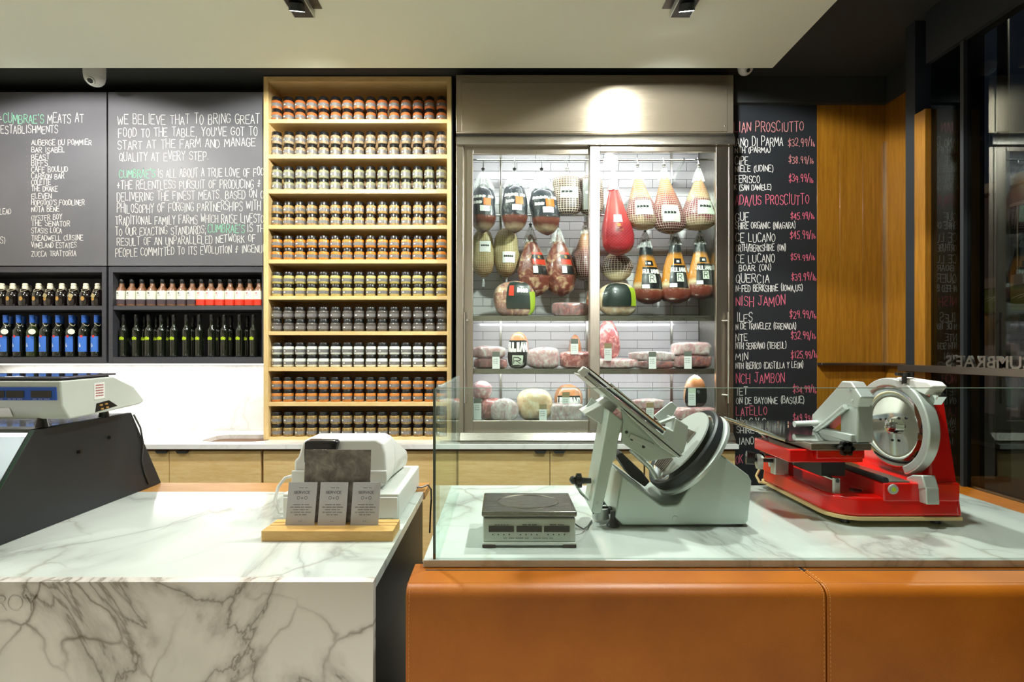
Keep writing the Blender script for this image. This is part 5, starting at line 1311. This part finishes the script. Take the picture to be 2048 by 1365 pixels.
# star knob and lever
p = W(1182, 962, 1.84); MB().cyl(p, p + Vector((-.035, 0, 0)), .010, .012, 12).build('knob_stem', BLACKP, g1)
m = MB(); c = p + Vector((-.045, 0, 0))
for i in range(8):
    a = i * math.pi / 4; m.cyl(c + Vector((-.009, math.cos(a) * .018, math.sin(a) * .018)), c + Vector((.009, math.cos(a) * .018, math.sin(a) * .018)), .009, .009, 8)
m.cyl(c + Vector((-.009, 0, 0)), c + Vector((.009, 0, 0)), .02, .02, 16); m.build('star_knob', BLACKP, g1)
b0 = W(1147, 961, 1.86)
MB().tube([W(1176, 1000, 1.86), W(1162, 986, 1.86), W(1154, 974, 1.86), b0], .006, 8).build('lever', CHROME, g1)
MB().lathe([(.001, -.016), (.010, -.012), (.0155, -.003), (.0155, .004), (.010, .013), (.001, .016)], 16, b0).build('lever_knob', BLACKP, g1)
# carriage: front strip, twin rails, upper wall, floor plate
Yc = 1.735
MB().pxp([(1164, 752), (1171, 746), (1322, 868), (1366, 912), (1358, 917), (1325, 898), (1233, 807)], Yc, Yc + .018).build('carriage_front', ALU_S, g1, bevel=.002)
for k_ in range(2):
    dx, dy = 5 * k_, -5 * k_
    a, b = W(1172 + dx, 743 + dy, Yc), W(1326 + dx, 866 + dy, Yc)
    MB().cyl(a, b, .0042, .0042, 8).build('guide_rod', CHROME if k_ else BLACKM, g1)
MB().pxp([(1157, 744), (1168, 733), (1181, 741), (1176, 750), (1165, 756)], Yc - .004, Yc + .03).build('rod_end', ALU_S, g1, bevel=.003)
MB().pxp([(1178, 741), (1214, 771), (1222, 766), (1329, 858), (1324, 866)], Yc + .03, Yc + .045).build('carriage_back', ALU, g1, bevel=.002)
# floor plate of the carriage runs back in depth
def pl3(m, P, th):
    P = [Vector(p) for p in P]; n = (P[1] - P[0]).cross(P[2] - P[0]).normalized() * th
    k = len(P); m.add(P + [p + n for p in P], [list(range(k)), list(range(2 * k - 1, k - 1, -1))] + [(i, (i + 1) % k, k + (i + 1) % k, k + i) for i in range(k)]); return m
pl3(MB(), [W(1166, 753, Yc), W(1360, 914, Yc), W(1360, 914, Yc) + Vector((0, .22, 0)), W(1166, 753, Yc) + Vector((0, .22, 0))], .004).build('carriage_floor', ALU_S, g1)
un = MB().pxp([(1242, 818), (1325, 898), (1356, 914), (1296, 924), (1243, 885), (1246, 842)], Yf - .012, Yf).build('carriage_web', ALU, g1, bevel=.002)
for px, py in ((1253, 865), (1264, 879), (1287, 894)):
    p = W(px, py, Yf - .012); MB().cyl(p, p - Vector((0, .004, 0)), .006, .005, 12).build('bolt', BLACKM, un)
MB().pxp([(1262, 868), (1309, 889), (1303, 900), (1258, 876)], Yf - .02, Yf - .012).build('stop_bar', ALU_S, g1, bevel=.001)
MB().pxp([(1168, 828), (1222, 799), (1238, 812), (1206, 850), (1190, 842)], 1.86, 2.0).build('table_end', WHITEP, g1, bevel=.004)
m = MB().pxp([(1168, 822), (1184, 796), (1201, 808), (1186, 818)], 1.95, 1.96)
m.build('end_fence', ALU, g1)
for i in range(6):
    a, b = W(1170 + i * 2.6, 821 - i * 4.2, 1.949), W(1186 + i * 2.4, 817 - i * 1.6, 1.949); MB().cyl(a, b, .0018, .0018, 6).build('fence_rib', ALU_S, g1)
# pusher block with handle arm
MB().pxp([(1320, 878), (1333, 857), (1346, 862), (1351, 836), (1377, 853), (1375, 880), (1368, 905), (1362, 911)], 1.75, 1.84).build('pusher', ALU_S, g1, bevel=.004, seg=3)
MB().pxp([(1320, 846), (1351, 833.5), (1354, 838), (1324, 851)], 1.755, 1.78).build('pusher_arm', ALU_S, g1, bevel=.002)
MB().pxp([(1308, 832), (1341, 805), (1345, 804), (1355, 814), (1347, 832), (1322, 846)], 1.90, 1.91).build('pusher_plate', ALU_S, g1, bevel=.003)
# blade, guard ring, gauge plate: they share an axis that follows the carriage slope
ax = Vector((.774, 0, -.634)); bx_ = Vector((.634, 0, .774)); yx = Vector((0, 1, 0))
BC = W(1364, 895, 1.93)
MM = Matrix((bx_, yx, ax)).transposed()
def disc(prof, n=56): return MB().lathe(prof, n, BC, m=MM)
disc([(.001, -.004), (.150, -.004), (.166, .0), (.166, .003), (.001, .003)]).build('blade', BLADE, g1)
disc([(.140, .006), (.168, -.004), (.176, -.006), (.182, .0), (.182, .024), (.170, .03), (.10, .032), (.10, .006)]).build('blade_guard', BLACKM, g1)
disc([(.001, .034), (.178, .034), (.186, .040), (.186, .052), (.17, .058), (.001, .058)]).build('blade_cover', ALU_S, g1)
# gauge plate and ribbed table in front of the blade (a segment with raised ribs, dark steel imitating shaded gaps)
m = MB()
pts = [(.155 * math.cos(a), .155 * math.sin(a)) for a in [math.radians(-150 + i * 10) for i in range(0, 22)]]
vs = []
for z in (-.022, -.016):
    vs += [BC + bx_ * x_ + yx * y_ + ax * z for x_, y_ in pts]
k = len(pts); m.add(vs, [list(range(k)), list(range(2 * k - 1, k - 1, -1))] + [(i, (i + 1) % k, k + (i + 1) % k, k + i) for i in range(k)])
gp_ = m.build('gauge_plate', ALU_S, g1)
for i in range(9):
    yy_ = -.07 + i * .016
    m = MB(); c = BC + bx_ * .045 + yx * yy_ - ax * .0235
    m.obox(c, (.007, .006, .05), Matrix((ax, yx, bx_)).transposed()); m.build('shade_rib', STEEL_D, gp_)
for i in range(7):
    yy_ = -.06 + i * .016
    m = MB(); c = BC - bx_ * .09 + yx * yy_ - ax * .0235
    m.obox(c, (.007, .006, .06), Matrix((ax, yx, bx_)).transposed()); m.build('shade_rib', STEEL_D, gp_)
MB().tube([W(1262, 900, 1.83), W(1300, 935, 1.83), W(1312, 958, 1.83)], .010, 10).build('gauge_rod', ALU_S, g1)
MB().pxp([(1232, 912), (1243, 905), (1285, 945), (1300, 965), (1290, 975), (1262, 955)], 1.93, 2.05).build('motor_shroud', BLACKM, g1, bevel=.004)
MB().pxp([(1336, 975), (1385, 925), (1395, 935), (1366, 985)], 1.95, 2.08).build('blade_mount', BLACKM, g1, bevel=.004)

# ---------------------------------------------------------------- red flywheel-style slicer
g2 = thing('meat_slicer', 'glossy red meat slicer with round polished blade at the right', 'meat slicer', (1.42, 2.08, CT))
def plan(x0, x1, y0, y1, r):
    P = [(x1, y0)] + [(x0 + r - r * math.sin(a), y0 + r - r * math.cos(a)) for a in [i * math.pi / 20 for i in range(11)]]
    P += [(x0 + .05 - .05 * math.cos(a), y1 - .05 + .05 * math.sin(a)) for a in [i * math.pi / 12 for i in range(7)]]
    return P + [(x1, y1)]
BZ = CT + .024
MB().prism(plan(1.196, 1.655, 1.80, 2.352, .10), 'z', BZ, BZ + .012).build('base_trim', CREAM, g2)
MB().prism(plan(1.200, 1.652, 1.804, 2.348, .10), 'z', BZ + .012, 1.015, plan(1.205, 1.652, 1.81, 2.34, .10)).build('base', REDP, g2, bevel=.012, seg=4)
MB().box(1.375, 1.652, 1.806, 2.30, 1.0, 1.068).build('rail_housing', REDP, g2, bevel=.006, seg=3)
for x, y in ((1.27, 1.86), (1.60, 1.85), (1.25, 2.28), (1.6, 2.28)): MB().cyl((x, y, CT), (x, y, BZ), .017, .015, 16).build('foot', BLACKP, g2)
MB().cyl((1.34, 1.90, 1.014), (1.34, 1.90, 1.018), .020, .020, 20).build('rubber_plug', BLACKP, g2)
em = Vector((1.408, 1.806, 1.046)); MB().cyl(em, em - Vector((0, .005, 0)), .0185, .017, 24).build('emblem', ALU_S, g2)
MB().cyl(em - Vector((0, .005, 0)), em - Vector((0, .0056, 0)), .008, .008, 16).build('emblem_mark', INK_Y, g2)
MB().cyl((1.245, 1.86, 1.062), (1.245, 2.2, 1.062), .008, .008, 10).build('guide_bar', CHROME, g2)
MB().box(1.23, 1.26, 2.17, 2.2, 1.0, 1.07).build('bar_support', REDP, g2); MB().box(1.235, 1.255, 1.862, 1.875, 1.0, 1.07).build('bar_support', ALU_S, g2)
MB().cyl((1.385, 1.81, 1.076), (1.385, 2.25, 1.076), .012, .012, 12).build('slide_bar', BLACKM, g2)
MB().box(1.40, 1.475, 1.812, 2.25, 1.068, 1.073).build('slide_plate', STEEL, g2, bevel=.001)
# tower behind the blade
tw = [(1.845, BZ + .002), (1.865, 1.30), (1.90, 1.375), (2.14, 1.375), (2.20, 1.2), (2.26, BZ + .002)]
m = MB(); Q = [(1.552, 1.845, BZ + .012), (1.658, 1.845, BZ + .012), (1.632, 1.90, 1.378), (1.578, 1.90, 1.378)]
Q2 = [(1.552, 2.24, BZ + .012), (1.658, 2.24, BZ + .012), (1.632, 2.12, 1.378), (1.578, 2.12, 1.378)]
Q[0] = (1.552, 1.806, BZ + .012); Q[1] = (1.662, 1.806, BZ + .012); Q[2] = (1.64, 1.86, 1.378); Q[3] = (1.575, 1.86, 1.378)
m.add(Q + Q2, [(0, 1, 2, 3), (7, 6, 5, 4), (0, 4, 5, 1), (1, 5, 6, 2), (2, 6, 7, 3), (3, 7, 4, 0)]); m.build('tower', REDP, g2, bevel=.008, seg=3)
# blade and ring guard (axis along X)
BY, BZC, BXX = 1.956, 1.252, 1.53
MX = Matrix(((0, 0, -1), (1, 0, 0), (0, 1, 0)))     # lathe axis -> -X
MB().lathe([(.001, .0), (.110, .004), (.150, .012), (.156, .010), (.156, .006), (.001, -.006)], 64, (BXX, BY, BZC), m=MX).build('blade', BLADE, g2)
MB().lathe([(.030, -.002), (.030, .016), (.022, .022), (.012, .024), (.010, .032), (.001, .033)], 24, (BXX, BY, BZC), m=MX).build('hub', CHROME, g2)
for a in (20, 140, 260):
    c = Vector((BXX - .012, BY + .055 * math.cos(math.radians(a)), BZC + .055 * math.sin(math.radians(a)))); MB().cyl(c, c + Vector((-.004, 0, 0)), .005, .005, 10).build('screw', BLACKM, g2)
def arc_ring(a0, a1, r0, r1, x0, x1, n=40):
    m = MB(); vs = []
    for i in range(n + 1):
        a = math.radians(a0 + (a1 - a0) * i / n)
        for r, x in ((r0, x0), (r1, x0), (r1, x1), (r0, x1)): vs.append((x, BY + r * math.cos(a), BZC + r * math.sin(a)))
    fs = [(i * 4 + k, i * 4 + (k + 1) % 4, i * 4 + 4 + (k + 1) % 4, i * 4 + 4 + k) for i in range(n) for k in range(4)]
    fs += [(0, 1, 2, 3), (n * 4 + 3, n * 4 + 2, n * 4 + 1, n * 4)]
    return m.add(vs, fs)
arc_ring(48, 246, .157, .188, BXX - .022, BXX + .02).build('ring_guard', ALU_S, g2, bevel=.005, seg=3)
MB().prism([(1.79, 1.10), (1.835, 1.09), (1.86, 1.075), (1.86, 1.045), (1.80, 1.045), (1.775, 1.06)], 'x', BXX - .03, BXX + .018).build('guard_foot', ALU_S, g2, bevel=.004)
MB().prism([(1.775, 1.06), (1.81, 1.06), (1.805, 1.0), (1.772, 1.0)], 'x', BXX - .028, BXX + .018).build('guard_bracket', ALU_S, g2, bevel=.003)
c = Vector((1.515, 1.888, 1.44))
MB().cyl(c - Vector((0, 0, .02)), c + Vector((0, 0, .012)), .008, .008, 10).build('knob_stem', BLACKP, g2)
m = MB().cyl(c + Vector((0, 0, .012)), c + Vector((0, 0, .024)), .02, .02, 14)
for i in range(6):
    a = i * math.pi / 3; q_ = c + Vector((math.cos(a) * .021, math.sin(a) * .021, .012)); m.cyl(q_, q_ + Vector((0, 0, .012)), .009, .009, 8)
m.build('star_knob', BLACKP, g2)
MB().prism([(1.77, 1.42), (1.79, 1.435), (1.93, 1.444), (1.95, 1.425), (1.85, 1.40), (1.80, 1.385)], 'x', 1.52, 1.575).build('sharpener_cover', WHITEP, g2, bevel=.005, seg=3)
MB().prism([(1.775, 1.385), (1.80, 1.40), (1.83, 1.36), (1.80, 1.35)], 'x', 1.545, 1.58).build('sharpener', CHROME, g2, bevel=.003)
# sliding carriage
MB().box(1.065, 1.34, 1.86, 2.12, 1.13, 1.178).build('carriage', REDP, g2, bevel=.004)
MB().box(1.155, 1.332, 1.84, 1.86, 1.148, 1.180).build('carriage_front', REDP, g2, bevel=.004)
MB().box(1.21, 1.30, 1.90, 2.08, 1.07, 1.131).build('carriage_post', BLACKM, g2)
MB().box(1.128, 1.35, 1.832, 2.12, 1.181, 1.206).build('carriage_plate', STEEL, g2, bevel=.002)
m = MB(); c = Vector((1.245, 1.822, 1.192))
m.cyl(c, c + Vector((0, -.016, 0)), .022, .022, 14)
for i in range(6):
    a = i * math.pi / 3; q_ = c + Vector((math.cos(a) * .02, 0, math.sin(a) * .02)); m.cyl(q_, q_ + Vector((0, -.016, 0)), .009, .009, 8)
m.build('clamp_knob', BLACKP, g2); MB().cyl(c, c + Vector((0, .012, 0)), .009, .009, 10).build('knob_stem', BLACKP, g2)
hood = [(1.920, 1.430), (1.870, 1.430), (1.816, 1.377), (1.841, 1.336), (1.881, 1.338), (2.067, 1.205), (2.105, 1.228), (2.105, 1.276), (1.947, 1.4045)]
MB().prism(hood, 'x', 1.30, 1.352).build('meat_grip', ALU_S, g2, bevel=.005, seg=3)
MB().box(1.302, 1.362, 1.838, 1.93, 1.206, 1.345).build('grip_column', ALU_S, g2, bevel=.006, seg=3)
MB().prism([(1.848, 1.207), (2.06, 1.207), (2.06, 1.222), (2.04, 1.232), (1.9, 1.236), (1.848, 1.236)], 'x', 1.285, 1.33).build('grip_shoe', ALU_S, g2, bevel=.004)
MB().tube([(1.292, 1.885, 1.335), (1.285, 1.97, 1.27), (1.288, 2.06, 1.215)], .012, 10).build('brace', ALU_S, g2)
MB().cyl((1.306, 2.07, 1.247), (1.206, 2.07, 1.242), .0115, .0125, 16).build('grip_handle', WHITEP, g2)
for y, z in ((1.87, 1.40), (1.86, 1.36)):
    MB().cyl((1.302, y, z), (1.297, y, z), .006, .005, 12).build('bolt', CHROME, g2)
pl3(MB(), [(1.02, 2.30, 1.225), (1.29, 2.30, 1.225), (1.29, 1.88, 1.207), (1.06, 1.88, 1.207)], .003).build('receiving_tray', CHROME, g2)
MB().tube([(1.055, 1.86, 1.212), (1.04, 2.1, 1.226), (1.02, 2.30, 1.236)], .007, 8).build('tray_rail', CHROME, g2)
for i in range(4): MB().cyl((1.12 + i * .045, 2.2, 1.222), (1.12 + i * .045, 2.2, 1.235), .003, .003, 8).build('tray_peg', CHROME, g2)
# hand wheel side
MB().cyl((1.235, 2.16, 1.10), (1.12, 2.16, 1.10), .021, .021, 18).build('chrome_drum', CHROME, g2)
MB().cyl((1.20, 2.16, 1.068), (1.10, 2.20, 1.066), .008, .008, 10).build('shaft', BLACKM, g2)
MB().cyl((1.132, 2.19, 1.06), (1.112, 2.195, 1.06), .034, .032, 24).build('index_dial', ALU_S, g2)
MB().cyl((1.105, 2.20, 1.072), (1.075, 2.21, 1.074), .027, .030, 24).build('hand_knob', BLACKP, g2)
MB().box(1.17, 1.23, 2.15, 2.19, 1.01, 1.09).build('drum_bracket', ALU_S, g2, bevel=.004)
fin = [(2.22, 1.0), (2.30, 1.0), (2.30, 1.16), (2.26, 1.15), (2.235, 1.10)]
MB().prism(fin, 'x', 1.19, 1.21).build('side_fin', REDP, g2, bevel=.003)
MB().tube([(1.187, 2.222, 1.03), (1.187, 2.24, 1.11), (1.187, 2.268, 1.155), (1.187, 2.305, 1.168)], .006, 8).build('fin_edge', WHITEP, g2)
MB().tube([(1.18, 2.30, 1.0), (1.165, 2.30, .97), (1.17, 2.28, .945), (1.2, 2.27, .942)], .006, 8).build('trim_bend', CREAM, g2)
# ---------------------------------------------------------------- the street outside the window
FXX = 12.0
def fp(px, py, X=FXX):
    """point of the facade (plane X) behind a photo pixel"""
    Y = X * F / (px - 1006); return Y, CZ - (py - 700) * Y / F
BRICKM = plain('dusky_render', '#6e5648', .9, var=.2, scale=2)
STONE = plain('pale_stone', '#9b8d84', .9, var=.1, scale=2)
DARKW = plain('night_window', '#0d0c10', .1, coat=1)
struct(MB().box(WIN + .4, 20, -6, 30, -.1, -.02).build('ground_street', plain('asphalt', '#2c2b2d', .9, var=.2, scale=3)))
struct(MB().box(WIN + .1, 5.0, -6, 30, -.02, .0).build('ground_sidewalk', plain('sidewalk_concrete', '#77726c', .9, var=.1, scale=2)))
def house(label, ya, yb, ztop, mat, wins, extra=None):
    t = thing('street_building', label, 'building', (FXX + .5, (ya + yb) / 2, -.1))
    MB().box(FXX, FXX + 1.0, ya, yb, -.1, ztop).build('wall', mat, t)
    MB().box(FXX - .25, FXX, ya, yb, ztop - .25, ztop).build('cornice', STONE, t, bevel=.03)
    for (y0, y1, z0, z1) in wins:
        f = MB().box(FXX - .06, FXX, y0 - .08, y1 + .08, z0 - .08, z1 + .08).build('window', STONE, t)
        for u in range(2): MB().box(FXX - .07, FXX - .058, y0 + (y1 - y0) * (u * .5) + .02, y0 + (y1 - y0) * (u * .5 + .5) - .02, z0, z1).build('pane', DARKW, f)
    return t
house('dusky brick building across the street with a dark shop window', 13.0, 24, 5.3, BRICKM, [(16.0, 18.2, 3.0, 4.6), (20.5, 22.5, 3.0, 4.6), (13.9, 14.6, .6, 2.2), (16.0, 19.0, .5, 2.3)])
hb = house('building across the street behind the green awning', 6, 12.98, 5.6, plain('dark_render', '#574a4c', .9, var=.2, scale=2), [(11.2, 12.0, 3.2, 4.9), (9.0, 9.9, 3.2, 4.9), (10.2, 11.3, 0.1, 2.2)])
MB().box(FXX - .05, FXX, 11.6, 12.5, -.1, 2.4).build('pillar', plain('lilac_stone', '#8f8088', .9), hb)
# awning with lettering
aw = thing('shop_awning', 'olive green shop awning with pale lettering across the street', 'awning', (FXX - .5, 11, 2.45))
MB().prism([(FXX - .06, 3.05), (FXX - 1.0, 2.60), (FXX - 1.0, 2.40), (FXX - .06, 2.42)], 'y', 8.5, 12.9).build('canvas', plain('olive_canvas', '#5f6420', .9, var=.15, scale=3), aw)
MB().box(FXX - .12, FXX - .06, 8.5, 12.9, 3.05, 3.3).build('fascia', plain('fascia_pink', '#86706a', .9), aw)
m = MB(); sl_ = Vector((-.94, 0, -.45)).normalized()
o = Vector((FXX - .86, 12.3, 2.66)); upv = -sl_
strokes(m, 'mini mio', lambda x, y: o + Vector((-.012, 0, .012)) + Vector((0, -1, 0)) * x + upv * y, .34, 2.2, .14, slant=.15, rn=random.Random(2))
m.build('lettering', plain('pale_lettering', '#b9b79a', .9), aw, smooth=False, recalc=False)
# chandelier glowing behind the shop window
ch = thing('chandelier', 'glowing warm chandelier in the shop window across the street', 'chandelier', (FXX - .35, 13.25, 2.1))
GLOW = emit('warm_bulb', '#ffc46a', 30)
MB().cyl((FXX - .35, 13.25, 2.1), (FXX - .35, 13.25, 2.7), .02, .02, 8).build('stem', GOLD, ch)
MB().tube([(FXX - .35 + .3 * math.cos(i * math.pi / 8), 13.25 + .45 * math.sin(i * math.pi / 8), 2.1) for i in range(17)], .015, 6).build('hoop', GOLD, ch)
rr = random.Random(8)
for i in range(16):
    a = i * math.pi / 8; r = 1 if i % 2 else .6
    MB().lathe([(.004, -.03), (.028, -.01), (.028, .015), (.004, .04)], 8, (FXX - .35 + .3 * r * math.cos(a), 13.25 + .45 * r * math.sin(a), 2.13 + (i % 3) * .05)).build('bulb', GLOW, ch)
# street lamp, unseen, added to light the facades opposite
sl3 = thing('added_street_lamp', 'grey street lamp added on the pavement outside, out of view', 'street lamp', (6.0, 6.0, -.02))
MB().cyl((6, 6, -.02), (6, 6, 6.2), .07, .05, 12).build('pole', BLACKM, sl3)
MB().box(5.8, 6.5, 5.9, 6.1, 6.2, 6.3).build('head', BLACKM, sl3)
ld = bpy.data.lights.new('added_street_lamp_bulb', 'POINT'); ld.energy = STREET_W; ld.color = (1, .8, .62); ld.shadow_soft_size = .1
lo = bpy.data.objects.new('added_street_lamp_bulb', ld); COL.objects.link(lo); lo.parent = sl3; lo.location = (.3, 0, 6.1)
